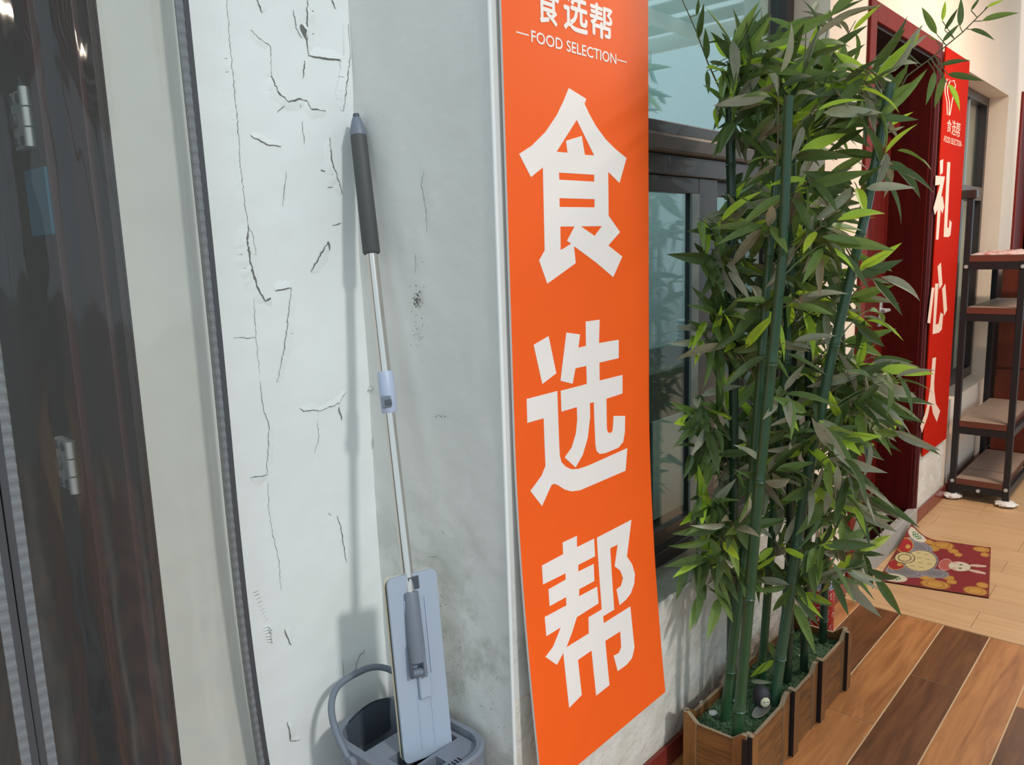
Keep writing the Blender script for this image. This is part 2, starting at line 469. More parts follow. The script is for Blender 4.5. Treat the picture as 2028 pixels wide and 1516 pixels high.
floor2 = struct(MB().box((-1.27, 3.06, -0.08), (2.2, 8.0, -0.005)).build('floor', 'grout_dark'))
put(MB().box((0, 0, -0.005), (3.1, 0.034, 0.004), ch=0.001).mesh('threshold_strip', 'tile_beige'), 'threshold_strip', floor2, (-1.0, 3.061, 0))
bt = MB().box((0, 0, -0.005), (0.8985, 0.1515, 0.003), ch=0.0006).mesh('tile', 'tile_beige')
y = 3.098; r_ = 0
while y < 7.9:
    off = [-0.558, -0.95, -0.56, -0.80, -0.57, -0.25][r_ % 6]
    for k in range(-1, 4):
        xx = off + 0.9 * k
        if xx + 0.9 < -1.0 or xx > 2.1: continue
        if xx < -1.018:
            w = xx + 0.9 + 1.018
            put(MB().box((0, 0, -0.005), (w - 0.0015, 0.1515, 0.003), ch=0.0006).mesh('tile', 'tile_beige'), 'tile', floor2, (-1.018, y, 0))
        else:
            put(bt, 'tile', floor2, (xx, y, 0))
    y += 0.153; r_ += 1
struct(MB().box((-12, -14, -0.30), (16, 22, -0.10)).build('pavement', 'concrete'))
floor3 = struct(MB().box((-4.2, -2.0, -0.09), (-1.28, 8.0, -0.01)).build('floor', 'room_dark'))

# ---- wall with the signs, windows and red doors
W1 = (1.58, 2.76, 0.485, 2.62); D1 = (3.20, 4.04, 0.0, 2.20); W2 = (4.63, 5.68, 0.535, 2.23); D2 = (6.12, 6.95, 0.0, 2.24)
mb = MB(); TH = 0.24
def wbox(y0, y1, z0, z1): mb.box((XW - TH, y0, z0), (XW, y1, z1))
wbox(Y0 + 0.006, W1[0], 0, 3.0); wbox(W1[0], W1[1], 0, W1[2]); wbox(W1[0], W1[1], W1[3], 3.0)
wbox(W1[1], D1[0], 0, 3.0); wbox(D1[0], D1[1], D1[3], 3.0)
wbox(D1[1], W2[0], 0, 3.0); wbox(W2[0], W2[1], 0, W2[2]); wbox(W2[0], W2[1], W2[3], 3.0)
wbox(W2[1], D2[0], 0, 3.0); wbox(D2[0], D2[1], D2[3], 3.0); wbox(D2[1], 8.0, 0, 3.0)
wall_right = struct(mb.build('wall_right', 'paint_cream'))
def skin(y0, y1, z0, z1, amp, n1, n2, name='plaster'):
    def fn(u, v):
        y = y0 + (y1 - y0) * u; z = z0 + (z1 - z0) * v
        e = min(1.0, min(u, 1 - u) * 14, min(v, 1 - v) * 10)
        r = 1 - abs(fbm(y * 5, 3.1, z * 7)); h = 0.0035 + amp * (0.5 * r * r + 0.35 * fbm(y * 16, 9, z * 16)) 
        return (XW + 0.0006 + max(0.0004, h) * e, y, z)
    return MB().grid(fn, n1, n2).build(name, 'plaster_rough', wall_right, smooth=True)
skin(Y0 + 0.004, 2.95, 0.068, W1[2] - 0.004, 0.009, 190, 50)
skin(D1[1] + 0.075, W2[0] - 0.002, 0.068, 0.62, 0.006, 50, 44)
# crumbled plaster lip along the sill edge
def lip(u, v):
    y = 1.55 + 1.2 * u; a = v * math.pi * 0.5
    r = 0.005 + 0.006 * abs(fbm(y * 30, 1.7, 0))
    return (XW + 0.002 - 0.012 + r * math.cos(a) + 0.006, y, W1[2] - 0.004 + r * math.sin(a))
MB().grid(lip, 160, 5).build('sill_edge', 'plaster_rough', wall_right, smooth=True)
# grey cement sill slab
MB().box((XW - 0.15, W1[0] + 0.001, W1[2]), (XW - 0.004, W1[1] - 0.001, W1[2] + 0.006)).build('sill', 'sill', wall_right)

MB().box((XW - 0.002, Y0 + 0.0062, 0.485), (XW + 0.001, W1[0], 3.0)).build('paint_coat', 'paint_grey', wall_right)
# ---- return wall (behind the mop)
def ret(u, v):
    x = XL - 0.06 + (XW - XL + 0.06) * u; z = 3.0 * v
    e = min(1, (1 - u) * 20)
    return (x, Y0 - 0.0025 * (fbm(x * 4, 0, z * 3, 2) + 0.6 * fbm(x * 14, 5, z * 14, 2) * (1.0 if z < 0.9 else 0.35)) * e, z)
wall_center = MB().grid(ret, 60, 300)
wall_center.box((XL - 0.13, Y0 + 0.012, 0), (XW - 0.002, Y0 + 0.2, 3.0))
wall_center = struct(wall_center.build('wall_center', 'paint_grey', smooth=True))
struct(MB().box((XW - 0.002, Y0 - 0.004, 0.0), (XW + 0.003, Y0 + 0.0045, 3.0), ch=0.0012).build('trim_1', 'trim_white'))

# ---- cracked wall on the left, with the doorway
DE = 0.598
def lw(u, v):
    y = DE + (Y0 - DE + 0.004) * u; z = 3.0 * v
    c = max(0.0, (u - 0.70) / 0.30) ** 1.5
    wob = c * (0.012 * max(0.0, min(1.0, (z - 1.5) / 0.4))) + 0.003 * c * fbm(2, 7, z * 6, 2)
    e = min(1, u * 16)
    return (XL + (0.003 * fbm(1, y * 5, z * 4, 2) + 0.0008 * fbm(4, y * 18, z * 18, 1)) * e + wob, y, z)
wl = MB().grid(lw, 80, 340)
wl.box((XL - 0.14, DE + 0.002, 0), (XL - 0.04, Y0 + 0.1, 3.0))
wl.box((XL - 0.14, -0.9, 2.35), (XL - 0.001, DE + 0.002, 3.0)); wl.box((XL - 0.14, -2.0, 0), (XL - 0.001, -0.9, 3.0))
wall_left = struct(wl.build('wall_left', 'paint_white', smooth=True))
def lwx(y, z):
    return lw((y - DE) / (Y0 - DE + 0.004), z / 3.0)[0]

# cracks and lifted paint: polylines measured on the photo
def P3(pts): return [(400 + a / 1.995, b / 1.995) for a, b in pts]
def P4(pts): return [(400 + a / 1.995, 756 + b / 1.995) for a, b in pts]
def refine(pts, step=5.0, jit=1.3):
    out = []
    for (a, b), (c, d) in zip(pts, pts[1:]):
        n = max(1, int(math.hypot(c - a, d - b) / step))
        for k in range(n):
            t = k / n; j = jit if (out and k) else jit * 0.4
            out.append((a + (c - a) * t + random.uniform(-j, j), b + (d - b) * t + random.uniform(-j, j)))
    out.append(pts[-1]); return out
def crack(pts, w=0.0012, lift=0.0, side=1, span=0.02, wall='L'):
    pts = refine(pts)
    if wall == 'L': P = [onx(a, b, XL) for a, b in pts]; nrm = Vector((1, 0, 0)); t1 = Vector((0, 1, 0))
    else: P = [ony(a, b, Y0 - 0.0045) for a, b in pts]; nrm = Vector((0, -1, 0)); t1 = Vector((1, 0, 0))
    if wall == 'L': P = [Vector((lwx(p.y, p.z), p.y, p.z)) for p in P if p.y < Y0 - 0.002]
    n = len(P)
    if n < 2: return
    L = []; Rr = []; A = []; B = []
    for i, p in enumerate(P):
        d = (P[min(i + 1, n - 1)] - P[max(i - 1, 0)]).normalized(); q = nrm.cross(d).normalized()
        ww = 1.05 * w * (0.30 + 0.65 * math.sin(math.pi * (0.06 + 0.88 * i / max(1, n - 1)))) * random.uniform(0.6, 1.4)
        off = nrm * 0.0014
        L.append(p + q * ww * 0.5 + off); Rr.append(p - q * ww * 0.5 + off)
        s_ = max(0.0, math.sin(math.pi * i / max(1, n - 1))) ** 0.6
        sp = span * (0.5 + 0.5 * s_) * random.uniform(0.8, 1.2)
        A.append(p + q * side * ww * 0.45 + nrm * (0.0010 + 0.45 * lift * s_ * random.uniform(0.7, 1.3)))
        B.append(p + q * side * (sp + ww * 0.5) + nrm * (-0.0006))
    par = wall_left if wall == 'L' else wall_center
    fs = [(i, i + 1, n + i + 1, n + i) for i in range(n - 1)]
    MB().add(L + Rr, fs).build('crack', 'crack_dark', par)
    if lift > 0:
        M_ = [a.lerp(b, 0.45) + nrm * lift * 0.10 for a, b in zip(A, B)]
        mb2 = MB(); mb2.add(A + M_ + B, fs + [(n + i, n + i + 1, 2 * n + i + 1, 2 * n + i) for i in range(n - 1)])
        mb2.build('paint_flake', 'paint_white' if wall == 'L' else 'paint_grey', par, smooth=True)
crack(P3([(97, -10), (105, 130), (120, 300), (135, 450), (150, 650), (170, 830), (183, 895), (200, 930), (213, 1005)]), 0.0016, 0.0015, -1)
crack(P3([(183, 890), (178, 960), (190, 1040), (215, 1130), (248, 1190)]), 0.006, 0.006, -1, 0.03)
crack(P3([(248, 1190), (272, 1178)]), 0.004, 0.004, -1, 0.02)
crack(P3([(290, 1150), (352, 1138)]), 0.003, 0.003, 1, 0.02)
crack(P3([(352, 1138), (342, 1240), (325, 1370), (312, 1440), (295, 1510)]), 0.0014, 0.0015, 1)
crack(P3([(190, 118), (230, 155), (270, 185), (275, 310)]), 0.002, 0.0025, -1)
crack(P3([(270, 300), (300, 365), (340, 405), (385, 392), (410, 400)]), 0.005, 0.005, -1, 0.028)
crack(P3([(410, 395), (425, 430), (485, 440)]), 0.003, 0.003, -1, 0.02)
crack(P3([(340, 405), (295, 445)]), 0.0014)
crack(P3([(415, -10), (412, 90), (415, 170), (420, 222)]), 0.002, 0.004, 1, 0.03)
crack(P3([(392, 95), (412, 155)]), 0.009, 0.005, 1, 0.03)
crack(P3([(420, 220), (480, 232), (565, 242)]), 0.003, 0.003, 1, 0.02)
crack(P3([(405, 240), (398, 310)]), 0.0025)
crack(P3([(360, 40), (372, 110), (395, 150)]), 0.0012, 0.0012, 1)
crack(P3([(190, 535), (250, 570), (310, 580)]), 0.002, 0.0015, 1)
crack(P3([(500, 545), (508, 630), (530, 700), (552, 765)]), 0.004, 0.004, -1, 0.02)
crack(P3([(500, 960), (470, 1000), (430, 1075)]), 0.003, 0.0035, 1, 0.02)
crack(P3([(497, 955), (505, 990)]), 0.006)
crack(P3([(468, 672), (484, 678)]), 0.004); crack(P3([(495, 740), (515, 738)]), 0.002)
crack(P3([(515, 890), (550, 882)]), 0.002); crack(P3([(395, 480), (400, 570)]), 0.0012)
crack(P3([(565, 100), (598, 135), (578, 200), (568, 280), (552, 440)]), 0.003, 0.004, -1, 0.02)
crack(P3([(215, -10), (238, 50)]), 0.002, 0.002, 1); crack(P3([(500, -10), (520, 38)]), 0.002, 0.002, 1)
crack(P3([(125, 1335), (210, 1335)]), 0.001); crack(P3([(330, 680), (318, 815)]), 0.001)
crack(P3([(205, 1180), (212, 1340), (228, 1480)]), 0.0008)
crack(P4([(230, 0), (240, 100), (265, 180), (255, 370)]), 0.001, 0.0012, 1)
crack(P4([(255, 368), (190, 382)]), 0.002, 0.002, 1)
crack(P4([(260, 400), (262, 500), (275, 590), (300, 700), (310, 820)]), 0.0014, 0.0015, -1)
crack(P4([(385, 105), (400, 118), (435, 112), (460, 115)]), 0.002, 0.002, 1)
crack(P4([(455, 118), (540, 85), (568, 40)]), 0.0016, 0.002, 1)
crack(P4([(540, 100), (550, 152)]), 0.003); crack(P4([(535, 530), (548, 570), (560, 650), (570, 715)]), 0.0016, 0.002, 1)
crack(P4([(325, 980), (335, 1010), (350, 1040)]), 0.0025, 0.002, 1)
crack(P4([(335, 1345), (350, 1420), (385, 1415)]), 0.0028, 0.0025, 1)
crack(P4([(600, 1150), (618, 1090), (642, 1060)]), 0.002); crack(P4([(555, 1100), (560, 1180)]), 0.0012)
crack(P4([(455, 150), (460, 220), (445, 280)]), 0.0008); crack(P4([(500, 520), (512, 530)]), 0.002)
for i in range(6): crack(P4([(240 + i * 3, 975 + i * 11), (258 + i * 3, 968 + i * 12), (275, 985 + i * 10)]), 0.0014, 0.0014, 1, 0.006)
for i in range(9): crack(P4([(200 + 6 * i, 835 + 14 * i), (225 + 4 * i, 825 + 14 * i)]), 0.0009)
# cracks on the return wall
crack(P3([(878, 675), (868, 730), (880, 800), (890, 880), (890, 915)]), 0.0016, wall='C')
crack(P3([(845, 1003), (846, 1080)]), 0.0016, wall='C')
crack(P4([(895, 692), (930, 690)]), 0.0012, wall='C'); crack(P4([(948, 590), (962, 605)]), 0.0012, wall='C')
crack(P4([(612, 180), (660, 240), (664, 268)]), 0.0018, 0.002, 1, 0.012, 'C'); crack(P4([(612, 340), (618, 390), (627, 432), (672, 405)]), 0.0018, 0.002, 1, 0.012, 'C')
crack(P4([(605, -40), (615, 45), (672, 35)]), 0.0015, 0.002, 1, 0.012, 'C')
crack(P4([(662, 742), (685, 750), (674, 800)]), 0.0018, wall='C'); crack(P4([(690, 900), (688, 1010), (685, 1250)]), 0.0018, wall='C')
def specks(c, n, sx, sy, rr, name='mould_spots'):
    mb_ = MB()
    for i in range(n):
        a = random.gauss(c[0], sx); b = random.gauss(c[1], sy); p = ony(a, b, Y0 - 0.0058)
        if p.x > XW - 0.01 or p.x < XL + 0.02: continue
        r = random.uniform(0.3, 1) * rr; k = 6
        mb_.add([(p.x + r * random.uniform(.6, 1.2) * math.cos(2 * math.pi * j / k), p.y, p.z + r * random.uniform(.7, 1.5) * math.sin(2 * math.pi * j / k)) for j in range(k)], [tuple(range(k))])
    tag(mb_.build(name, 'mould', wall_center), kind='stuff')
specks((828, 640), 70, 8, 42, 0.0016); specks((825, 590), 25, 4, 12, 0.003); specks((872, 824), 12, 12, 2, 0.0016)
specks((925, 1330), 60, 30, 50, 0.0013); specks((975, 1390), 40, 18, 50, 0.0016); specks((868, 1190), 20, 8, 18, 0.0018)

# ---- rooms behind the openings (seen through glass and curtain)
struct(MB().box((-2.5, 1.33, -0.01), (-2.4, 2.95, 3.0)).build('wall_inner_back', 'room_aqua'))
struct(MB().box((-3.1, 2.95, -0.01), (XW - TH - 0.001, 3.02, 3.0)).build('wall_inner_far', 'room_aqua'))
struct(MB().box((-3.2, 1.33, 3.0), (XW - 0.1, 8.0, 3.08)).build('ceiling_inner', 'room_aqua'))
struct(MB().box((-3.6, -2.0, -0.01), (-3.5, 1.32, 3.0)).build('wall_inner_dark', 'room_dark'))
struct(MB().box((-3.5, -2.1, -0.01), (XL - 0.14, -2.0, 3.0)).build('wall_inner_side', 'room_dark'))
struct(MB().box((-3.5, -2.1, 3.0), (XL - 0.02, 1.32, 3.08)).build('ceiling_inner_dark', 'room_dark'))

# ---- roof over the passage: sheets laid across, daylight in the gaps
ceil_ = struct(MB().box((-1.27, 5.72, 2.93), (4.2, 5.80, 3.05)).build('ceiling', 'roof_beam'))
for k in range(11):
    y = 1.36 + 0.40 * k
    put(MB().box((0, 0, 0), (5.4, 0.27, 0.02)).mesh('roof_sheet', 'roof_sheet') if k == 0 else bpy.data.meshes['roof_sheet'], 'roof_sheet', ceil_, (-1.24, y, 3.02))
mat('skylight', (236, 238, 234), 0.5, trans=0.9)
for k in range(11):
    put(MB().box((0, 0, 0), (5.4, 0.126, 0.004)).mesh('skylight_strip', 'skylight') if k == 0 else bpy.data.meshes['skylight_strip'], 'skylight_strip', ceil_, (-1.24, 1.36 + 0.40 * k + 0.272, 3.028))
for k in range(4):
    put(MB().box((0, 0, 0), (0.06, 4.45, 0.08)).mesh('rafter', 'roof_beam') if k == 0 else bpy.data.meshes['rafter'], 'rafter', ceil_, (-0.9 + 1.6 * k, 1.32, 2.93))
for (px_, py_) in ((4.0, 1.8), (4.0, 5.7)):
    struct(MB().box((px_, py_, -0.1), (px_ + 0.1, py_ + 0.1, 2.93)).build('roof_post', 'roof_beam'))

# ---- baseboards
def baseboard(y0, y1, L_=0.6):
    o = struct(MB().box((XW - 0.002, y0, 0.003), (XW + 0.006, y1, 0.066)).build('baseboard_right', 'grout_dark'))
    y = y0
    while y < y1 - 0.01:
        e = min(y1, y + L_)
        MB().box((XW + 0.004, y, 0.004), (XW + 0.014, e - 0.002, 0.068), ch=0.0012).build('tile', 'base_tile', o); y = e
baseboard(Y0, D1[0] - 0.07); baseboard(D1[1] + 0.075, D2[0] - 0.05, 0.2)

# ================================================================== WINDOWS AND DOORS
XF = XW - 0.12                      # face of the window frame
y0, y1, z0, z1 = W1[0], W1[1], W1[2] + 0.006, W1[3]
fr = MB()
fr.box((XF - 0.07, y0, z0), (XF, y0 + 0.05, z1), ch=0.003); fr.box((XF - 0.07, y1 - 0.055, z0), (XF, y1, z1), ch=0.003)
fr.box((XF - 0.07, y0 + 0.05, z1 - 0.05), (XF, y1 - 0.055, z1), ch=0.003); fr.box((XF - 0.07, y0 + 0.05, z0), (XF, y1 - 0.055, z0 + 0.045), ch=0.003)
win1 = struct(fr.build('window_1', 'frame_brown'))
MB().box((XF - 0.07, y0 + 0.05, 1.605), (XF + 0.006, y1 - 0.055, 1.66), ch=0.003).build('lower_rail', 'frame_brown', win1)
MB().box((XF - 0.05, y0 + 0.05, 1.66), (XF + 0.022, y1 - 0.055, 1.712), ch=0.01).build('cross_bar', 'frame_bar', win1)
MB().box((XF - 0.07, y0 + 0.05, 1.712), (XF + 0.004, y1 - 0.055, 1.745), ch=0.003).build('upper_rail', 'frame_brown', win1)
for k, xx in enumerate((XF + 0.0, XF - 0.024, XF - 0.046)):
    MB().box((xx - 0.005, y0 + 0.05, z0 + 0.045), (xx, y1 - 0.055, z0 + 0.062), ch=0.001).build('track', 'black_rubber' if k % 2 == 0 else 'frame_bar', win1)
MB().box((XF - 0.034, y0 + 0.05, 1.745), (XF - 0.030, y1 - 0.055, z1 - 0.05)).build('transom_pane', 'glass_coated', win1)
def sash(ya, yb, xo, name, stile_l, stile_r):
    a = MB(); za, zb = z0 + 0.05, 1.605
    a.box((xo - 0.024, ya, za), (xo, ya + stile_l, zb), ch=0.002); a.box((xo - 0.024, yb - stile_r, za), (xo, yb, zb), ch=0.002)
    a.box((xo - 0.024, ya + stile_l, za), (xo, yb - stile_r, za + 0.06), ch=0.002); a.box((xo - 0.024, ya + stile_l, zb - 0.045), (xo, yb - stile_r, zb), ch=0.002)
    s_ = a.build('sash', 'frame_brown', win1)
    MB().box((xo - 0.014, ya + stile_l - 0.004, za + 0.056), (xo - 0.010, yb - stile_r + 0.004, zb - 0.041)).build('pane', 'glass', s_)
    return s_
s1 = sash(y0 + 0.05, 2.235, XF - 0.004, 'sash', 0.05, 0.115)
MB().box((XF - 0.008, 2.075, z0 + 0.11), (XF - 0.001, 2.120, 1.56), ch=0.001).build('gasket', 'frame_grey', s1)
sash(2.14, y1 - 0.055, XF - 0.036, 'sash', 0.09, 0.05)
# things inside the room, behind the glass
cb = thing('desk_cabinet', 'low dark grey cabinet standing inside the room behind the sliding window', 'cabinet', (-1.52, 2.0, 0))
MB().box((-1.70, 1.45, 0.0), (-1.36, 2.90, 1.0), ch=0.004).build('body', 'cabinet_grey', cb)
for k in range(4):
    d_ = MB().box((-1.359, 1.50 + 0.35 * k, 0.50), (-1.349, 1.72 + 0.35 * k, 0.84), ch=0.002).build('door', 'panel_pale', cb)
    MB().box((-1.349, 1.70 + 0.35 * k, 0.62), (-1.343, 1.71 + 0.35 * k, 0.74), ch=0.001).build('handle', 'steel', d_)
bowl_prof = [(0.025, 0), (0.03, 0.004), (0.05, 0.02), (0.062, 0.05), (0.064, 0.055), (0.060, 0.054), (0.046, 0.022), (0.0, 0.012)]
bo = None
for k in range(5):
    if bo is None:
        bo = MB().lathe(bowl_prof, 24).build('bowl', 'bowl', smooth=True)
    else: bo = dup(bo)
    bo.location = (-1.50, 2.74, 1.0 + 0.018 * k)
    tag(bo, 'pale blue bowl in the stack on the dark cabinet inside the window', 'bowl', 'stacked bowls inside the window')

# ---- red door with its dark upper light
fb = MB(); fw = 0.07
fb.box((XW - 0.10, D1[0] - fw, 0.0), (XW + 0.012, D1[0], D1[3] + fw), ch=0.003)
fb.box((XW - 0.10, D1[0], D1[3]), (XW + 0.012, D1[1], D1[3] + fw), ch=0.003)
door1 = struct(fb.build('door_1', 'frame_red'))
rj = MB().box((XW - 0.10, D1[1], 0.0), (XW + 0.012, D1[1] + fw, D1[3] + fw), ch=0.003).build('jamb', 'jamb_purple', door1)
for yy in (D1[1] + 0.012, D1[1] + 0.030): MB().box((XW + 0.011, yy, 0.1), (XW + 0.0155, yy + 0.005, D1[3]), ch=0.001).build('moulding', 'jamb_purple', rj)
MB().box((XW - 0.19, D1[0] + 0.005, 1.93), (XW - 0.17, D1[1] - 0.005, D1[3]), ch=0.002).build('upper_light', 'dark_recess', door1)
MB().box((XW - 0.185, D1[0] + 0.005, 1.90), (XW - 0.13, D1[1] - 0.005, 1.95), ch=0.003).build('transom_bar', 'door_red', door1)
leaf = MB().box((XW - 0.20, D1[0] + 0.004, 0.102), (XW - 0.165, D1[1] - 0.004, 1.90), ch=0.002).build('leaf', 'door_red', door1)
for (a, b, c, d) in ((0.10, 0.40, 0.25, 0.95), (0.10, 0.40, 1.05, 1.80), (0.48, 0.76, 0.25, 0.95), (0.48, 0.76, 1.05, 1.80)):
    MB().box((XW - 0.167, D1[0] + a, c), (XW - 0.157, D1[0] + b, d), ch=0.006).build('panel', 'door_red', leaf)
hd = MB().box((XW - 0.167, D1[1] - 0.10, 1.0), (XW - 0.155, D1[1] - 0.06, 1.14), ch=0.004); hd.tube([(XW - 0.155, D1[1] - 0.08, 1.08), (XW - 0.12, D1[1] - 0.08, 1.08), (XW - 0.118, D1[1] - 0.17, 1.08)], 0.008, 8)
hd.build('handle', 'steel', leaf, smooth=True)
MB().box((XW - 0.24, D1[1] - 0.012, 0.10), (XW - 0.002, D1[1] + 0.001, D1[3]), ch=0.001).build('lining', 'door_red', door1)
MB().box((XW - 0.24, D1[0] - 0.001, 0.10), (XW - 0.002, D1[0] + 0.004, D1[3]), ch=0.001).build('lining', 'door_red', door1)
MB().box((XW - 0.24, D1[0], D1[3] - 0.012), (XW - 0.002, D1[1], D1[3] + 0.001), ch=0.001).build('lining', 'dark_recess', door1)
MB().box((XW - 0.235, D1[0], 0.0), (XW - 0.012, D1[1], 0.098)).build('step', 'marble_black', door1)
MB().box((XW - 0.012, D1[0] - 0.02, 0.003), (XW + 0.028, D1[1] + 0.02, 0.104), ch=0.004).build('threshold', 'stone_grey', door1)
# ---- second red door, far along the wall
f2 = MB(); f2.box((XW - 0.08, D2[0] - 0.06, 0.0), (XW + 0.012, D2[0], D2[3] + 0.06), ch=0.003); f2.box((XW - 0.08, D2[0], D2[3]), (XW + 0.012, D2[1], D2[3] + 0.06), ch=0.003); f2.box((XW - 0.08, D2[1], 0.0), (XW + 0.012, D2[1] + 0.06, D2[3] + 0.06), ch=0.003)
door2 = struct(f2.build('door_2', 'frame_red'))
MB().box((XW - 0.10, D2[0] + 0.003, 0.005), (XW - 0.07, D2[1] - 0.003, D2[3] - 0.003), ch=0.002).build('leaf', 'door_red', door2)

# ---- second window
XG = XW - 0.10
y0, y1, z0, z1 = W2
f = MB()
f.box((XG - 0.05, y0, z0), (XG, y0 + 0.04, z1), ch=0.002); f.box((XG - 0.05, y1 - 0.045, z0), (XG, y1, z1), ch=0.002)
f.box((XG - 0.05, y0 + 0.04, z1 - 0.05), (XG, y1 - 0.045, z1), ch=0.002); f.box((XG - 0.05, y0 + 0.04, z0), (XG, y1 - 0.045, z0 + 0.06), ch=0.002)
win2 = struct(f.build('window_2', 'frame_brown'))
MB().box((XG - 0.05, y0 + 0.04, 1.62), (XG + 0.004, y1 - 0.045, 1.70), ch=0.003).build('cross_bar', 'frame_bar', win2)
MB().box((XG - 0.05, 5.15, z0 + 0.06), (XG - 0.002, 5.195, 1.62), ch=0.002).build('mullion', 'frame_brown', win2)
MB().box((XG - 0.05, 5.235, 1.70), (XG - 0.012, 5.26, z1 - 0.05), ch=0.002).build('mullion', 'frame_grey', win2)
MB().box((XG - 0.034, y0 + 0.038, 1.698), (XG - 0.030, y1 - 0.043, z1 - 0.048)).build('transom_pane', 'glass', win2)
MB().box((XG - 0.034, y0 + 0.038, z0 + 0.058), (XG - 0.030, y1 - 0.043, 1.622)).build('pane', 'glass', win2)
bl = thing('pale_backing', 'pale cream blind added inside the window beside the red sign for its bright reflection', 'backing', (XG - 0.10, 5.4, 0.55))
MB().grid(lambda u, v: (XG - 0.09 + 0.003 * math.sin(v * 9), 5.24 + 0.50 * u, 0.55 + 1.70 * v), 4, 30).build('backing_sheet', 'pane_pale', bl, smooth=True)  # cream sheet stands in for the bright reflection in the pane
MB().box((XG - 0.10, 5.24, 2.25), (XG - 0.08, 5.74, 2.28), ch=0.002).build('backing_rail', 'frame_grey', bl)
struct(MB().box((-1.75, 4.25, 0.0), (-1.70, 6.0, 3.0)).build('wall_inner_pale', 'pane_blue'))
# red paper-cut on the glass
pc = MB()
n = 36; ring = []
for k in range(n):
    a = 2 * math.pi * k / n; r = 1 + 0.05 * math.sin(9 * a); ring.append((math.cos(a) * 0.105 * r, math.sin(a) * 0.115 * r))
pco = tag(MB().prism(ring, lambda u, v: (XG - 0.0292, 5.06 + u, 1.92 + v), lambda u, v: (XG - 0.0285, 5.06 + u, 1.92 + v)).build('paper_cut', 'paper_red', loc=(XG - 0.029, 5.06, 1.92)), 'round red paper-cut decoration stuck on the window glass', 'decoration')

# ---- dark doorway on the left: frame boards and steel hinges
db = MB().box((-2.02, DE - 0.004, 0.0), (XL - 0.001, DE + 0.001, 2.35))
db.box((-2.02, DE + 0.001, 0.0), (-1.58, DE + 0.12, 3.0))
door3 = struct(db.build('door_3', 'jamb_dark'))
for xa, xb, mm, t in ((-1.435, -1.475, 'jamb_dark', 0.012), (-1.478, -1.56, 'jamb_red', 0.020), (-1.563, -1.66, 'jamb_dark', 0.012), (-1.663, -1.70, 'jamb_red', 0.024), (-1.698, -1.708, 'jamb_dark', 0.016)):
    MB().box((xb, DE - 0.004 - t, 0.0), (xa - 0.0005, DE - 0.0035, 2.35), ch=0.003).build('board', mm, door3)
MB().box((-1.775, DE - 0.010, 1.46), (-1.69, DE - 0.004, 1.615), ch=0.001).build('plate', 'cabinet_grey', door3)
MB().box((-1.775, DE - 0.034, 1.475), (-1.665, DE - 0.028, 1.60), ch=0.001).build('panel', 'blue_patch', door3)  # plain blue patch set in front of the jamb boards
for zc in (1.70, 1.0):
    h_ = thing('hinge', None, None, (-1.785, DE, zc)); h_.parent = door3
    MB().box((-1.875, DE - 0.008, zc - 0.085), (-1.715, DE - 0.004, zc + 0.09), ch=0.001).build('recess', 'black_rubber', h_)
    MB().box((-1.830, DE - 0.026, zc - 0.055), (-1.760, DE - 0.008, zc + 0.055), ch=0.003).build('block', 'steel', h_)
    sc = MB()
    for sx_ in (-1.813, -1.780):
        for sz in (-0.040, 0.040): sc.tube([(sx_, DE - 0.026, zc + sz), (sx_, DE - 0.029, zc + sz)], 0.0095, 12)
    sc.tube([(-1.807, DE - 0.026, zc), (-1.807, DE - 0.034, zc)], 0.014, 14)
    sc.build('screw', 'plastic_dark', h_, smooth=True)
    for k in range(3):
        MB().tube([(-1.745, DE - 0.024, zc - 0.055 + 0.038 * k), (-1.745, DE - 0.024, zc - 0.020 + 0.038 * k)], 0.011, 14).build('knuckle', 'steel', h_, smooth=True)

# ================================================================== PVC STRIP CURTAIN
def curt_x(y, z):
    return -1.365 + 0.010 * math.sin(y * 21 + 0.7 * math.sin(z * 2.1)) + 0.007 * math.sin(y * 47 + z * 1.3) + 0.006 * math.sin(z * 3.7 + y * 5)
def edge_r(z):     # outer edge of the right sheet
    return 0.722 + 0.030 * max(0.0, (1.05 - z) / 0.7) ** 2
def curtain(name, label, yl, yr, strips):
    t = thing(name, label, 'curtain', (-1.365, (yl(1) + yr(1)) / 2, 0.02), 'clear strips of the door curtain')
    def fn(u, v):
        z = 0.02 + 2.28 * v; y = yl(z) + (yr(z) - yl(z)) * u
        return (curt_x(y, z), y, z)
    MB().grid(fn, 60, 110).build('sheet', 'pvc', t, smooth=True)
    for side in strips:
        b1 = MB(); b2 = MB(); N = 230
        e = yr if side > 0 else yl
        for (mb_, a, b, th, mm) in ((b1, -0.001, 0.0095, 0.004, 0), (b2, 0.0095, 0.0235, 0.0032, 0)):
            va = []
            for i in range(N * 2 + 1):
                z = 0.02 + 2.28 * i / (N * 2); ye = e(z)
                rib = 0.0009 * (1 if (i % 4) in (0, 1) else 0) if mb_ is b2 else 0
                for off, xo in ((a, 0.0005), (a, th + rib), (b, th + rib), (b, 0.0005)):
                    y = ye - side * off
                    va.append((curt_x(ye - side * 0.01, z) + xo, y, z))
            fs = []
            for i in range(N * 2):
                for k in range(3): fs.append((i * 4 + k, i * 4 + k + 1, (i + 1) * 4 + k + 1, (i + 1) * 4 + k))
            mb_.add(va, fs)
        b1.build('magnetic_edge', 'strip_dark', t); b2.build('ribbed_binding', 'strip_grey', t)
    return t
curtain('door_curtain', 'clear plastic door curtain sheet with a grey ribbed edge against the cracked wall', lambda z: 0.345, edge_r, (1, -1))
curtain('door_curtain', 'clear plastic door curtain sheet meeting the other sheet over the dark door', lambda z: -0.10, lambda z: 0.341, (1,))

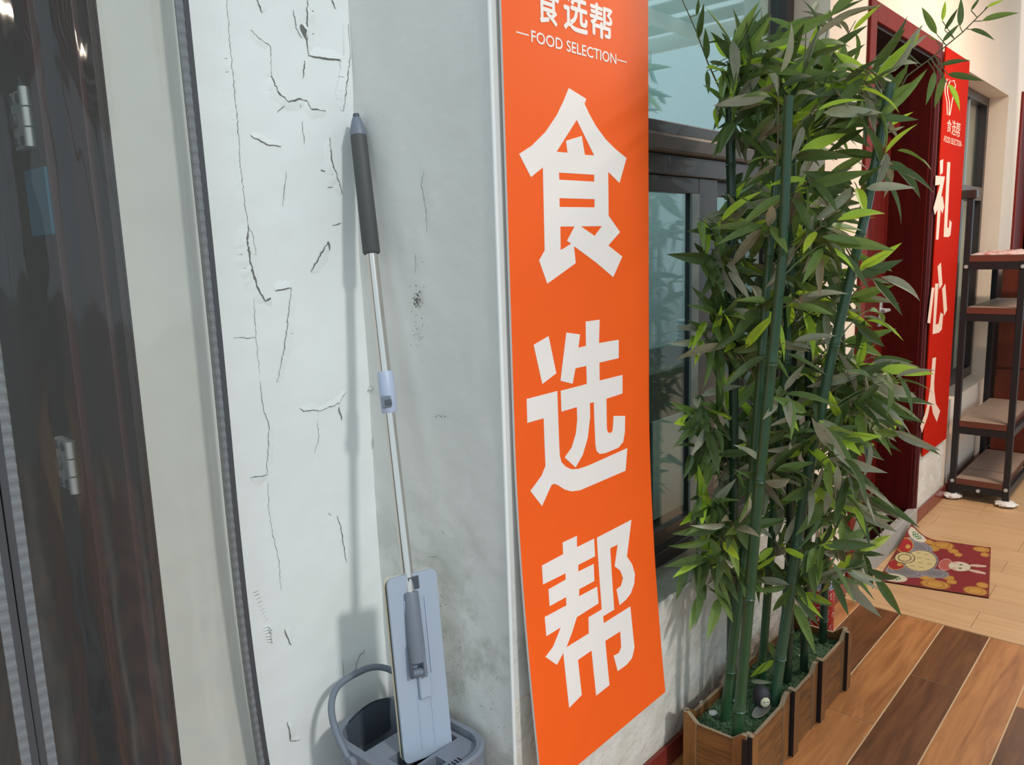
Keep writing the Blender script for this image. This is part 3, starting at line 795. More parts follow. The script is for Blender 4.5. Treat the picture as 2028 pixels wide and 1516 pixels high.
# ================================================================== THE ORANGE SIGN
def bend(z):
    return XW + 0.010 + (0.046 * ((1.05 - z) / 0.75) ** 1.7 if z < 1.05 else 0.0)
def on_sign(px, py):
    z = 1.0
    for _ in range(12):
        p = onx(px, py, bend(z) + 0.005); z = p.z
    return (p.y, p.z)
SY0, SY1, SZ0, SZ1 = 1.128, 1.622, 0.293, 2.32
sg = thing('sign_board', 'tall orange sign board with three big white characters, leaning off the wall', 'sign', (XW + 0.03, 1.375, SZ0))
mb = MB(); N = 60
va = []
for i in range(N + 1):
    z = SZ0 + (SZ1 - SZ0) * i / N; xb_ = bend(z)
    va += [(xb_, SY0, z), (xb_ + 0.005, SY0, z), (xb_ + 0.005, SY1, z), (xb_, SY1, z)]
for i in range(N):
    a, b = i * 4, (i + 1) * 4
    mb.v = va
    mb.f += [(a + 1, a + 2, b + 2, b + 1), (a, a + 1, b + 1, b), (a + 2, a + 3, b + 3, b + 2), (a + 3, a, b, b + 3)]; mb.mi += [0, 1, 1, 1]
mb.f += [(0, 3, 2, 1), (N * 4, N * 4 + 1, N * 4 + 2, N * 4 + 3)]; mb.mi += [1, 1]
mb.build('board', ['orange', 'sign_edge'], sg)
sfn = lambda u, v: Vector((bend(v) + 0.0052, u, v))
def ring_px(pts, ox, oy, s): return [on_sign(ox + a / s, oy + b / s) for a, b in pts]
C1 = [(455, 52), (580, 130), (568, 165), (600, 235), (650, 325), (720, 420), (790, 490), (868, 553), (818, 732), (737, 652), (740, 965), (822, 1083), (738, 1178), (838, 1258), (773, 1405), (650, 1300), (492, 1183), (505, 1305), (302, 1452), (243, 1285), (283, 1215), (270, 620), (185, 690), (100, 524), (190, 465), (290, 365), (370, 245), (420, 140)]
H1 = [[(512, 280), (637, 535), (570, 530), (548, 395), (435, 430), (447, 515), (368, 508)], [(385, 657), (637, 673), (637, 722), (387, 708)], [(388, 840), (640, 847), (640, 906), (390, 903)], [(542, 1042), (693, 1040), (640, 1110)], [(395, 1043), (497, 1043), (443, 1145), (472, 1166), (397, 1213)]]
ch1 = poly_mesh(ring_px(C1, 1000, 160, 3.61), [ring_px(h, 1000, 160, 3.61) for h in H1], sfn, 0.0003, 'character', 'letter_white', sg, 0.02)
C2a = [(168, 265), (275, 202), (330, 468), (230, 545)]
C2b = [(118, 652), (337, 595), (355, 1060), (368, 1105), (400, 1138), (440, 1155), (490, 1152), (560, 1128), (838, 1003), (825, 1165), (500, 1305), (440, 1313), (390, 1300), (345, 1270), (315, 1258), (295, 1268), (228, 1418), (145, 1310), (225, 1200), (253, 1130), (240, 790), (123, 823)]
C2c = [(402, 177), (500, 190), (488, 285), (542, 272), (540, 98), (640, 85), (635, 252), (776, 228), (776, 360), (638, 392), (640, 520), (803, 480), (803, 613), (688, 650), (692, 870), (700, 892), (720, 895), (733, 880), (740, 773), (822, 773), (820, 890), (808, 960), (775, 1000), (680, 1040), (640, 1045), (618, 1025), (610, 980), (598, 675), (570, 682), (572, 780), (555, 930), (520, 1050), (468, 1142), (390, 1070), (440, 1000), (470, 900), (480, 800), (477, 710), (367, 743), (362, 593), (548, 545), (545, 415), (467, 433), (447, 543), (360, 522)]
ch2 = poly_mesh(ring_px(C2b, 1010, 610, 3.61), [], sfn, 0.0003, 'character', 'letter_white', sg, 0.02)
for c in (C2a, C2c): poly_mesh(ring_px(c, 1010, 610, 3.61), [], sfn, 0.0003, 'character', 'letter_white', sg, 0.02)
C3 = [(303, 235), (405, 187), (405, 268), (528, 207), (535, 333), (415, 395), (415, 443), (525, 388), (530, 510), (422, 568), (420, 620), (550, 550), (560, 670), (405, 768), (370, 880), (330, 985), (490, 885), (488, 770), (583, 713), (548, 200), (795, 72), (763, 335), (800, 390), (820, 460), (815, 530), (790, 600), (755, 645), (710, 683), (688, 570), (720, 545), (735, 490), (715, 435), (675, 405), (697, 250), (643, 275), (672, 715), (593, 762), (597, 812), (787, 692), (817, 985), (800, 1060), (760, 1110), (697, 1155), (668, 1045), (705, 1025), (722, 985), (715, 870), (608, 938), (638, 1255), (543, 1330), (510, 1007), (413, 1075), (440, 1325), (350, 1418), (308, 1025), (262, 1110), (180, 1053), (235, 980), (290, 842), (187, 905), (175, 768), (330, 685), (328, 625), (210, 690), (202, 570), (325, 500), (323, 455), (163, 535), (155, 400), (307, 318)]
poly_mesh(ring_px(C3, 1030, 1010, 3.61), [], sfn, 0.0003, 'character', 'letter_white', sg, 0.02)
a = on_sign(1063, -32); b = on_sign(1063, 58)
text_print('\u98df', on_sign(1063, 40)[0], on_sign(1107, 52)[0], on_sign(1107, 54)[1], on_sign(1063, -38)[1], sfn, 0.0003, 'small_character', 'letter_white', sg, 0.0, None, 0.0016)
text_print('\u9009', on_sign(1117, 62)[0], on_sign(1163, 70)[0], on_sign(1163, 70)[1], on_sign(1117, -22)[1], sfn, 0.0003, 'small_character', 'letter_white', sg, 0.0, None, 0.0016)
text_print('\u5e2e', on_sign(1169, 70)[0], on_sign(1212, 80)[0], on_sign(1212, 82)[1], on_sign(1169, 3)[1], sfn, 0.0003, 'small_character', 'letter_white', sg, 0.0, None, 0.0016)
tz0 = on_sign(1052, 83)[1]; tz1 = on_sign(1052, 60)[1]
text_print('FOOD SELECTION', on_sign(1052, 80)[0], on_sign(1220, 120)[0], tz0, tz1, sfn, 0.0003, 'english_text', 'letter_white', sg, 0.0, None, 0.0004)
for (p, q) in (((1022, 63), (1047, 70)), ((1222, 118), (1241, 122))):
    ya, yb = on_sign(*p)[0], on_sign(*q)[0]; zc = (tz0 + tz1) / 2
    poly_mesh([(ya, zc - 0.0012), (yb, zc - 0.0012), (yb, zc + 0.0012), (ya, zc + 0.0012)], [], sfn, 0.0003, 'dash', 'letter_white', sg)

# ================================================================== THE RED SIGN
rs = thing('sign_board', 'long red sign board with cream characters mounted beside the red door', 'sign', (XW + 0.01, 4.345, 0.355))
RY0, RY1 = 4.118, 4.572
MB().box((XW + 0.016, RY0, 0.352), (XW + 0.022, RY1, 2.258), ch=0.0008).build('board', 'red_sign', rs)
rfn = lambda u, v: Vector((XW + 0.0222, u, v))
def rp(pts, ox, oy, s):
    o = []
    for a, b in pts:
        p = onx(ox + a / s, oy + b / s, XW + 0.0225); o.append((p.y, p.z))
    return o
for pts in ([(260, 600), (293, 582), (288, 720), (262, 740)], [(218, 747), (310, 757), (272, 960), (288, 953), (302, 1060), (284, 1130), (268, 1085), (245, 1387), (220, 1390), (237, 1085), (208, 1140), (195, 1073), (262, 838), (212, 845)], [(333, 612), (364, 613), (333, 1272), (350, 1265), (356, 1190), (378, 1215), (365, 1345), (345, 1362), (297, 1360)]):
    poly_mesh(rp(pts, 1810, 200, 5.05), [], rfn, 0.0004, 'character', 'letter_cream', rs)
for pts in ([(232, 430), (275, 380), (293, 655), (255, 715)], [(160, 692), (193, 697), (140, 1143), (105, 1135)], [(203, 645), (245, 643), (208, 1160), (245, 1145), (270, 1005), (303, 1030), (285, 1220), (250, 1258), (170, 1278)], [(290, 710), (330, 645), (352, 975), (313, 1048)]):
    poly_mesh(rp(pts, 1820, 460, 6.317), [], rfn, 0.0004, 'character', 'letter_cream', rs)
poly_mesh(rp([(287, 353), (323, 343), (303, 590), (305, 680), (320, 810), (363, 878), (330, 990), (290, 900), (280, 830), (262, 818), (240, 930), (180, 1100), (165, 1035), (215, 900), (240, 800), (265, 640)], 1790, 640, 5.05), [], rfn, 0.0004, 'character', 'letter_cream', rs)
for stroke in ([(560, 560), (535, 660), (535, 720), (556, 830), (560, 975)], [(592, 590), (562, 660), (565, 730), (585, 830), (580, 985)], [(640, 590), (655, 640), (620, 800), (590, 980)], [(575, 560), (605, 590), (650, 580)]):
    q = rp(stroke, 1780, 60, 5.83); w = 0.008
    poly_mesh([(u - w, v) for u, v in q] + [(u + w, v) for u, v in reversed(q)], [], rfn, 0.0004, 'emblem', 'letter_cream', rs)
def rect(ax, ay, bx_, by_): p = onx(ax, ay, XW + .0225); q = onx(bx_, by_, XW + .0225); return p, q
for t_, (l, r, tp, bt_) in (('\u98df', (1865, 1874, 236, 262)), ('\u9009', (1875, 1883, 238, 268)), ('\u5e2e', (1883.5, 1892, 242, 272))):
    text_print(t_, onx(l, 250, XW)[1], onx(r, 250, XW)[1], onx(l, bt_, XW)[2], onx(l, tp, XW)[2], rfn, 0.0004, 'small_character', 'letter_cream', rs, 0.0)
text_print('-FOOD SELECTION-', onx(1858, 276, XW)[1], onx(1895, 284, XW)[1], onx(1876, 287, XW)[2], onx(1876, 275, XW)[2], rfn, 0.0004, 'english_text', 'letter_cream', rs, 0.0)

# ================================================================== MOP
HP = Vector((-1.166, 0.985, 0.575)); TP = Vector((-1.395, 1.092, 1.708))
def t_at(py):
    lo, hi = -0.3, 1.2
    for _ in range(40):
        mid = (lo + hi) / 2
        if proj(HP.lerp(TP, mid))[1] > py: lo = mid
        else: hi = mid
    return lo
def pp(py): return HP.lerp(TP, t_at(py))
mop = thing('flat_mop', 'flat mop with a chrome pole and dark grey grip leaning in the corner', 'mop', (-1.18, 0.99, 0.37))
MB().tube([pp(745), pp(495)], 0.0125, 20).build('upper_pole', 'chrome', mop, smooth=True)
MB().tube([pp(1200), pp(800)], 0.0115, 20).build('lower_pole', 'chrome', mop, smooth=True)
MB().tube([pp(503), pp(500), pp(274), pp(268)], [0.0165, 0.0185, 0.0172, 0.0165], 22).build('grip', 'grip', mop, smooth=True)
cap_ = MB().tube([pp(270), pp(262), pp(238), pp(234)], [0.0172, 0.0180, 0.0105, 0.009], 20).build('end_cap', 'plastic_grey', mop, smooth=True)
tt = pp(226); MB().tube([pp(236), pp(226)], [0.008, 0.0065], 12).build('hanging_loop', 'plastic_dark', cap_, smooth=True)
colr = MB().tube([pp(818), pp(815), pp(776), pp(742), pp(736)], [0.0150, 0.0165, 0.0172, 0.0165, 0.0145], 22).build('collar', 'plastic_lilac', mop, smooth=True)
AX = (TP - HP).normalized(); VD = (CAM - pp(790)); VD = (VD - AX * VD.dot(AX)).normalized(); SD = AX.cross(VD).normalized()
def frame_box(c, r, u, n, w, h, t, name, mm, par, ch=0.002):
    """box centred at c with half sizes w,h,t along r,u,n"""
    b = MB().box((-w, -h, -t), (w, h, t), ch=ch)
    b.v = [tuple(c + r * x + u * y + n * z) for x, y, z in b.v]
    return b.build(name, mm, par)
lev = frame_box(pp(796) + VD * 0.016 + SD * -0.004, SD, AX, VD, 0.010, 0.012, 0.005, 'lever', 'plastic_grey', colr)
frame_box(pp(798) + VD * 0.0205, SD, AX, VD, 0.007, 0.006, 0.0025, 'button', 'plastic_dark', lev, 0.001)
# head plate
pw_ = Vector((0.30, 0.954, 0)).normalized(); pu = Vector((-0.04, 0.014, 0.385)).normalized(); pn = pw_.cross(pu).normalized()
pc_ = Vector((-1.176, 0.998, 0.567)); HW, HH = 0.055, 0.197
def rrect(hw, hh, r, n=5):
    o = []
    for cx0, cy0, a0 in ((hw - r, hh - r, 0), (-hw + r, hh - r, 90), (-hw + r, -hh + r, 180), (hw - r, -hh + r, 270)):
        for k in range(n + 1):
            a = math.radians(a0 + 90 * k / n); o.append((cx0 + r * math.cos(a), cy0 + r * math.sin(a)))
    return o
PR = rrect(HW, HH, 0.014)
def pf(off): return lambda a, b: tuple(pc_ + pw_ * a + pu * b + pn * off)
plate = MB().prism(PR, pf(-0.004), pf(0.004)).build('head_plate', 'plastic_light', mop)
MB().prism(rrect(HW + 0.001, HH - 0.004, 0.012), pf(-0.0075), pf(-0.0045)).build('pad_backing', 'felt_line', mop)
MB().prism(rrect(HW + 0.002, HH - 0.002, 0.012), pf(-0.0150), pf(-0.0078)).build('mop_pad', 'felt', mop, smooth=False)
def pbox(a0, a1, b0, b1, t0, t1, name, mm, par, ch=0.0012):
    b = MB().box((a0, b0, t0), (a1, b1, t1), ch=ch)
    b.v = [pf(z)(x, y) for x, y, z in b.v]
    return b.build(name, mm, par)
pbox(-0.010, 0.014, HH - 0.034, HH - 0.006, 0.0035, 0.006, 'latch', 'plastic_dark', plate)
for a in (-0.014, 0.016): pbox(a, a + 0.0016, -0.175, -0.062, 0.0035, 0.0058, 'rib', 'plastic_lilac', plate, 0.0004)
for a in (-0.024, 0.022): pbox(a, a + 0.003, -0.02, 0.145, 0.0035, 0.0068, 'channel_wall', 'plastic_lilac', plate, 0.0008)
sock = MB().tube([pp(1172), pp(1176), pp(1290), pp(1310)], [0.0165, 0.0178, 0.0185, 0.0175], 20).build('socket', 'plastic_grey', mop, smooth=True)
for sgn in (-1, 1):
    frame_box(pp(1308) + SD * 0.014 * sgn, SD, AX, VD, 0.0035, 0.034, 0.012, 'fork', 'plastic_dark' if sgn < 0 else 'plastic_grey', sock, 0.002)
kn = pp(1332)
MB().tube([kn - SD * 0.018, kn + SD * 0.018], 0.0095, 16).build('hinge_pin', 'plastic_grey', mop, smooth=True)
frame_box(pf(0.010)(0.002, -0.030) and Vector(pf(0.009)(0.003, -0.042)), pw_, pu, pn, 0.013, 0.026, 0.006, 'hinge_base', 'plastic_light', plate, 0.004)

# ================================================================== BUCKET
bk = thing('mop_bucket', 'grey plastic mop bucket with a bail handle under the mop', 'bucket', (-1.212, 0.983, 0.0))
bcx, bcy = -1.208, 0.983
def loop(hx, hy, r, z, n=8): return [(bcx + a, bcy + b, z) for a, b in rrect(hx, hy, r, n)]
secs = [loop(0.125, 0.075, 0.05, 0.0), loop(0.130, 0.080, 0.055, 0.01), loop(0.150, 0.097, 0.065, 0.37), loop(0.160, 0.106, 0.07, 0.375), loop(0.162, 0.108, 0.07, 0.395), loop(0.157, 0.103, 0.068, 0.400), loop(0.147, 0.093, 0.06, 0.398), loop(0.143, 0.090, 0.058, 0.36), loop(0.128, 0.076, 0.05, 0.03)]
tub = MB(); nn = len(secs[0]); vv = [p for s_ in secs for p in s_]
tub.add(vv, [(i * nn + k, i * nn + (k + 1) % nn, (i + 1) * nn + (k + 1) % nn, (i + 1) * nn + k) for i in range(len(secs) - 1) for k in range(nn)] + [tuple(range(nn - 1, -1, -1)), tuple((len(secs) - 1) * nn + k for k in range(nn))])
tub.build('tub', 'bucket_grey', bk, smooth=True)
# wringer deck on the right half, made of bars around its two slots
dk = MB()
xa, xb, ya, yb, zt = bcx - 0.045, bcx + 0.138, bcy - 0.086, bcy + 0.086, 0.385
sl = [(bcx + 0.010, bcx + 0.072, bcy - 0.066, bcy + 0.076), (bcx + 0.080, bcx + 0.113, bcy - 0.050, bcy + 0.004)]
xs = sorted({xa, xb, sl[0][0], sl[0][1], sl[1][0], sl[1][1]}); ys = sorted({ya, yb, sl[0][2], sl[0][3], sl[1][2], sl[1][3]})
for i in range(len(xs) - 1):
    for j in range(len(ys) - 1):
        mx_, my_ = (xs[i] + xs[i + 1]) / 2, (ys[j] + ys[j + 1]) / 2
        if any(a < mx_ < b and c < my_ < d for a, b, c, d in sl): continue
        if mx_ > xb - 0.03 and abs(my_ - bcy) > 0.07: pass
        dk.box((xs[i], ys[j], zt - 0.05), (xs[i + 1], ys[j + 1], zt))
deck = dk.build('wringer_deck', 'bucket_grey', bk)
sv = MB()
for k in range(11): sv.box((bcx + 0.121, bcy - 0.060 + 0.0085 * k, zt - 0.001), (bcx + 0.134, bcy - 0.0565 + 0.0085 * k, zt + 0.0008))
tag(sv.build('drain_slits', 'black_rubber', deck), kind='stuff')
MB().box((bcx - 0.047, bcy - 0.082, 0.25), (bcx - 0.043, bcy + 0.082, zt - 0.03)).build('wringer_wall', 'plastic_dark', bk)
MB().box((bcx - 0.12, bcy - 0.06, 0.20), (bcx - 0.05, bcy + 0.07, 0.23), ch=0.01).build('spin_basket', 'black_rubber', bk)
# splash guard at the back left
gd = MB()
def gfn(u, v):
    y = bcy - 0.07 + 0.155 * u; a = math.sin(math.pi * min(1, max(0, u)) * 0.9 + 0.1)
    return (bcx - 0.140 - 0.004 * v, y, 0.33 + 0.062 * v * (0.55 + 0.45 * a) + 0.022 * v)
gd.grid(gfn, 16, 6); gd.grid(lambda u, v: (gfn(u, v)[0] + 0.006, gfn(u, v)[1], gfn(u, v)[2]), 16, 6)
gd.build('splash_guard', 'plastic_dark', bk, smooth=True)
hpts = []
for k in range(33):
    a = math.pi * k / 32; c_, s_ = math.cos(a), math.sin(a)
    yy = bcy - 0.112 * (abs(c_) ** 0.7) * (1 if c_ > 0 else -1)
    hh = 0.150 * (max(0, s_) ** 0.75); hpts.append((bcx - 0.055 - hh * 0.80, yy, 0.372 + hh * 0.72))
handle = MB().tube(hpts, [0.0075] * 33, 10).build('bail_handle', 'plastic_grey', bk, smooth=True)
for yy in (hpts[0][1], hpts[-1][1]):
    MB().tube([(bcx - 0.055, yy - 0.006, 0.372), (bcx - 0.055, yy + 0.006, 0.372)], 0.014, 14).build('pivot', 'bucket_grey', handle, smooth=True)

# ================================================================== PLANTER
PX0, PX1, PY0, PY1, PH = -0.958, -0.772, 1.705, 2.432, 0.200
pt = thing('planter_box', 'brown wooden picket planter box full of artificial bamboo', 'planter', ((PX0 + PX1) / 2, (PY0 + PY1) / 2, 0.003))
def panel(fn, w, face, nb):
    """picket panel: width w along u, faces outwards by fn(u, z, depth)"""
    pw2 = 0.046 if w > 0.2 else 0.042
    prof = [(0.001, 0.003), (w - 0.001, 0.003), (w - 0.001, PH), (w - 0.014, PH), (w - pw2, PH - 0.024), (pw2, PH - 0.024), (0.014, PH), (0.001, PH)]
    b = MB(); n = len(prof)
    vs_ = [fn(a, z, 0.0) for a, z in prof] + [fn(a, z, 0.009) for a, z in prof]
    b.add(vs_, [tuple(range(n)), tuple(range(2 * n - 1, n - 1, -1))], 0)
    o_ = len(b.v)
    b.add(vs_, [(i, n + i, n + (i + 1) % n, (i + 1) % n) for i in range(n)], 1)
    P_ = b.build('panel', ['planter_wood', 'planter_cut'], pt)
    for (u0, u1) in ((0.001, pw2 - 0.004), (w - pw2 + 0.004, w - 0.001)):
        q = [(u0, 0.003), (u1, 0.003), (u1, PH - 0.024 if u1 < w / 2 else PH), (u0 if u1 < w / 2 else u0, PH if u1 < w / 2 else PH - 0.024)]
        if u1 < w / 2: q = [(u0, 0.003), (u1, 0.003), (u1, PH - 0.022), (0.014, PH), (u0, PH)]
        else: q = [(u0, 0.003), (u1, 0.003), (u1, PH), (w - 0.014, PH), (u0, PH - 0.022)]
        c = MB(); n = len(q); vs_ = [fn(a, z, 0.009) for a, z in q] + [fn(a, z, 0.0125) for a, z in q]
        c.add(vs_, [tuple(range(n)), tuple(range(2 * n - 1, n - 1, -1))] , 0); c.add(vs_, [(i, n + i, n + (i + 1) % n, (i + 1) % n) for i in range(n)], 1)
        c.build('post', ['planter_post', 'planter_cut'], P_)
    for k in range(nb):
        za = 0.006 + (PH - 0.034) * k / nb; zb = 0.006 + (PH - 0.034) * (k + 1) / nb - 0.0025
        c = MB().box((pw2 - 0.003, za, 0.009), (w - pw2 + 0.003, zb, 0.0105)); c.v = [fn(x, y, z) for x, y, z in c.v]
        c.build('slat', 'planter_wood', P_)
ys_ = [PY0 + 0.004, 1.972, 2.176, PY1 - 0.004]
for a, b in zip(ys_, ys_[1:]):
    panel(lambda u, z, d, a=a: (PX1 - 0.0125 + d, a + 0.0065 + u, z), b - a - 0.013, 'x', 4)
    panel(lambda u, z, d, a=a: (PX0 + 0.0125 - d, a + 0.004 + u, z), b - a - 0.008, 'x', 4)
panel(lambda u, z, d: (PX0 + 0.004 + u, PY0 + 0.0125 - d, z), PX1 - PX0 - 0.008, 'y', 4)
panel(lambda u, z, d: (PX0 + 0.004 + u, PY1 - 0.0125 + d, z), PX1 - PX0 - 0.008, 'y', 4)
for yv in (PY0 + 0.003, 1.974, 2.178, PY1 - 0.036):
    w_ = 0.034; q = [(yv, 0.003), (yv + w_, 0.003), (yv + w_, PH - 0.020), (yv + 0.014, PH + 0.001), (yv, PH + 0.001)]
    c = MB(); n = len(q); vs_ = [(PX1 + 0.0002, a, z) for a, z in q] + [(PX1 + 0.0105, a, z) for a, z in q]
    c.add(vs_, [tuple(range(n)), tuple(range(2 * n - 1, n - 1, -1)), (1, n + 1, n + 2, 2)], 0)
    c.add(vs_, [(2, n + 2, n + 3, 3), (3, n + 3, n + 4, 4)], 1); c.add(vs_, [(4, n + 4, n, 0), (0, n, n + 1, 1)], 2)
    c.build('batten', ['planter_post', 'planter_cut', 'gap_dark'], pt)
for yv in ys_:
    MB().box((PX1 - 0.015, yv - 0.006, 0.003), (PX1 - 0.001, yv + 0.006, PH - 0.010)).build('corner_gap', 'gap_dark', pt)
MB().box((PX0 + 0.014, PY0 + 0.014, 0.004), (PX1 - 0.014, PY1 - 0.014, 0.012)).build('bottom', 'gap_dark', pt)
def mossfn(u, v):
    x = PX0 + 0.013 + (PX1 - PX0 - 0.026) * u; y = PY0 + 0.013 + (PY1 - PY0 - 0.026) * v
    return (x, y, 0.150 + 0.010 * fbm(x * 12, y * 12, 2) + 0.004 * fbm(x * 60, y * 60, 6))
MB().grid(mossfn, 40, 140).build('moss_fill', 'moss', pt)
mb = MB()
for k in range(5200):
    u, v = random.random(), random.random(); p = Vector(mossfn(u, v)); a = random.uniform(0, 6.28); l = random.uniform(0.004, 0.010)
    d = Vector((math.cos(a), math.sin(a), random.uniform(0.1, 0.9))).normalized() * l; w = Vector((-math.sin(a), math.cos(a), 0)) * 0.0013
    mb.add([p - w, p + w, p + d + w, p + d - w], [(0, 1, 2, 3)])
tag(mb.build('grass_shreds', 'moss_bit', pt), kind='stuff')
# pebbles, dish, figurine on the moss
for k, (px, py, s_) in enumerate([(1392, 1393, .009), (1412, 1413, .012), (1452, 1384, .014), (1445, 1378, .010), (1420, 1370, .007), (1585, 1300, .006), (1604, 1250, .007), (1576, 1238, .011), (1590, 1243, .007)]):
    p = onz(px, py, 0.156); b = MB()
    bm = bmesh.new(); bmesh.ops.create_icosphere(bm, subdivisions=2, radius=s_)
    for v in bm.verts: v.co *= 1 + 0.35 * fbm(v.co.x * 120, v.co.y * 120, v.co.z * 120 + k * 3)
    for v in bm.verts: v.co.z *= 0.6
    bm.verts.index_update(); b.add([v.co + p for v in bm.verts], [[v.index for v in f.verts] for f in bm.faces]); bm.free()
    tag(b.build('pebble', 'pebble', smooth=True, loc=p), 'small white pebble lying on the green planter fill', 'pebble', 'white pebbles in the planter')
fg_c = onz(1508, 1400, 0.152)
fg = thing('figurine', 'small charcoal figurine with a round cream face sitting in the planter', 'figurine', fg_c)
bm = bmesh.new(); bmesh.ops.create_uvsphere(bm, u_segments=24, v_segments=14, radius=1.0)
for v in bm.verts:
    z = v.co.z; r = 1.0 + 0.12 * (-z); v.co = Vector((v.co.x * 0.024 * r, v.co.y * 0.024 * r, 0.033 + z * 0.033))
bm.verts.index_update(); b = MB(); b.add([v.co + fg_c for v in bm.verts], [[v.index for v in f.verts] for f in bm.faces]); bm.free()
b.build('body', 'charcoal', fg, smooth=True)
fd = Vector((0.75, -0.66, 0)).normalized(); fs_ = Vector((0.66, 0.75, 0)).normalized(); fc = fg_c + Vector((0, 0, 0.026)) + fd * 0.0225
bm = bmesh.new(); bmesh.ops.create_uvsphere(bm, u_segments=20, v_segments=12, radius=1.0)
bm.verts.index_update(); b = MB(); b.add([fc + fs_ * v.co.x * 0.0135 + Vector((0, 0, 1)) * v.co.z * 0.0145 + fd * v.co.y * 0.006 for v in bm.verts], [[v.index for v in f.verts] for f in bm.faces]); bm.free()
face = b.build('face', 'cream_face', fg, smooth=True)
for sgn in (-1, 1):
    q = fc + fd * 0.006 + fs_ * 0.005 * sgn + Vector((0, 0, 0.003))
    MB().tube([q - fs_ * 0.0028, q + Vector((0, 0, 0.0012)), q + fs_ * 0.0028], 0.0008, 6).build('eye', 'ink', face)
ds_c = fg_c + Vector((0.012, -0.028, 0.002))
b = MB(); ring = [(math.cos(2 * math.pi * k / 24), math.sin(2 * math.pi * k / 24)) for k in range(24)]
vv = [ds_c + Vector((0.018 * a * s_ + 0.014 * c2 * s_ * 0, 0.046 * c2 * s_, zz)) for s_, zz in ((0.55, 0.0), (1.0, 0.006), (0.94, 0.0072), (0.5, 0.002)) for a, c2 in ring]
b.add(vv, [(i * 24 + k, i * 24 + (k + 1) % 24, (i + 1) * 24 + (k + 1) % 24, (i + 1) * 24 + k) for i in range(3) for k in range(24)] + [tuple(range(23, -1, -1)), tuple(72 + k for k in range(24))])
tag(b.build('dish', 'dish_grey', smooth=True, loc=ds_c), 'small oval grey dish lying in the planter before the figurine', 'dish')

# ================================================================== BOTTLE BEHIND THE PLANTER
bc = Vector((-0.925, 2.60, 0.003))
bt_ = thing('bottle', 'red patterned bottle with a blue and white band standing behind the planter', 'bottle', bc)
def lat(prof, name, mm, par): return MB().lathe(prof, 26, c=bc).build(name, mm, par, smooth=True)
lat([(0.040, 0), (0.045, 0.006), (0.045, 0.235), (0.044, 0.24)], 'body', 'bottle_red', bt_)
lat([(0.044, 0.24), (0.0455, 0.243), (0.0452, 0.275), (0.042, 0.282)], 'band', 'bottle_band', bt_)
lat([(0.042, 0.282), (0.040, 0.30), (0.030, 0.335), (0.025, 0.36)], 'shoulder', 'bottle_plain', bt_)
lat([(0.025, 0.36), (0.024, 0.39), (0.024, 0.43), (0.020, 0.436)], 'cap', 'bottle_clear', bt_)

# ================================================================== FLOOR MAT
mt_c = [Vector((-0.947, 3.31)), Vector((-0.557, 3.399)), Vector((-0.66, 3.985)), Vector((-1.0, 3.90))]
me_v = []; NU, NV = 200, 130
def mat_pt(u, v):     # u along the length (threshold -> passage), v across (near -> far)
    a, b, c, d = mt_c
    p = (a * (1 - u) + b * u) * (1 - v) + (d * (1 - u) + c * u) * v
    lift = max(0.0, 1 - u / 0.42) ** 2 * max(0.0, (v - 0.35) / 0.65) ** 1.6
    return Vector((p.x + 0.025 * lift, p.y, 0.0075 + 0.075 * lift + 0.0015 * math.sin(u * 9) * math.sin(v * 5)))
RED, GOLD, DGOLD, GREYB, CREAMC, INK, GREEN, PINK, WHITE_ = [lin(c)[:3] for c in ((124, 30, 32), (184, 136, 58), (150, 96, 34), (132, 126, 130), (196, 178, 128), (66, 48, 40), (58, 112, 70), (200, 150, 142), (196, 186, 164))]
def ell(u, v, cu, cv, ru, rv): return ((u - cu) / ru) ** 2 + ((v - cv) / rv) ** 2
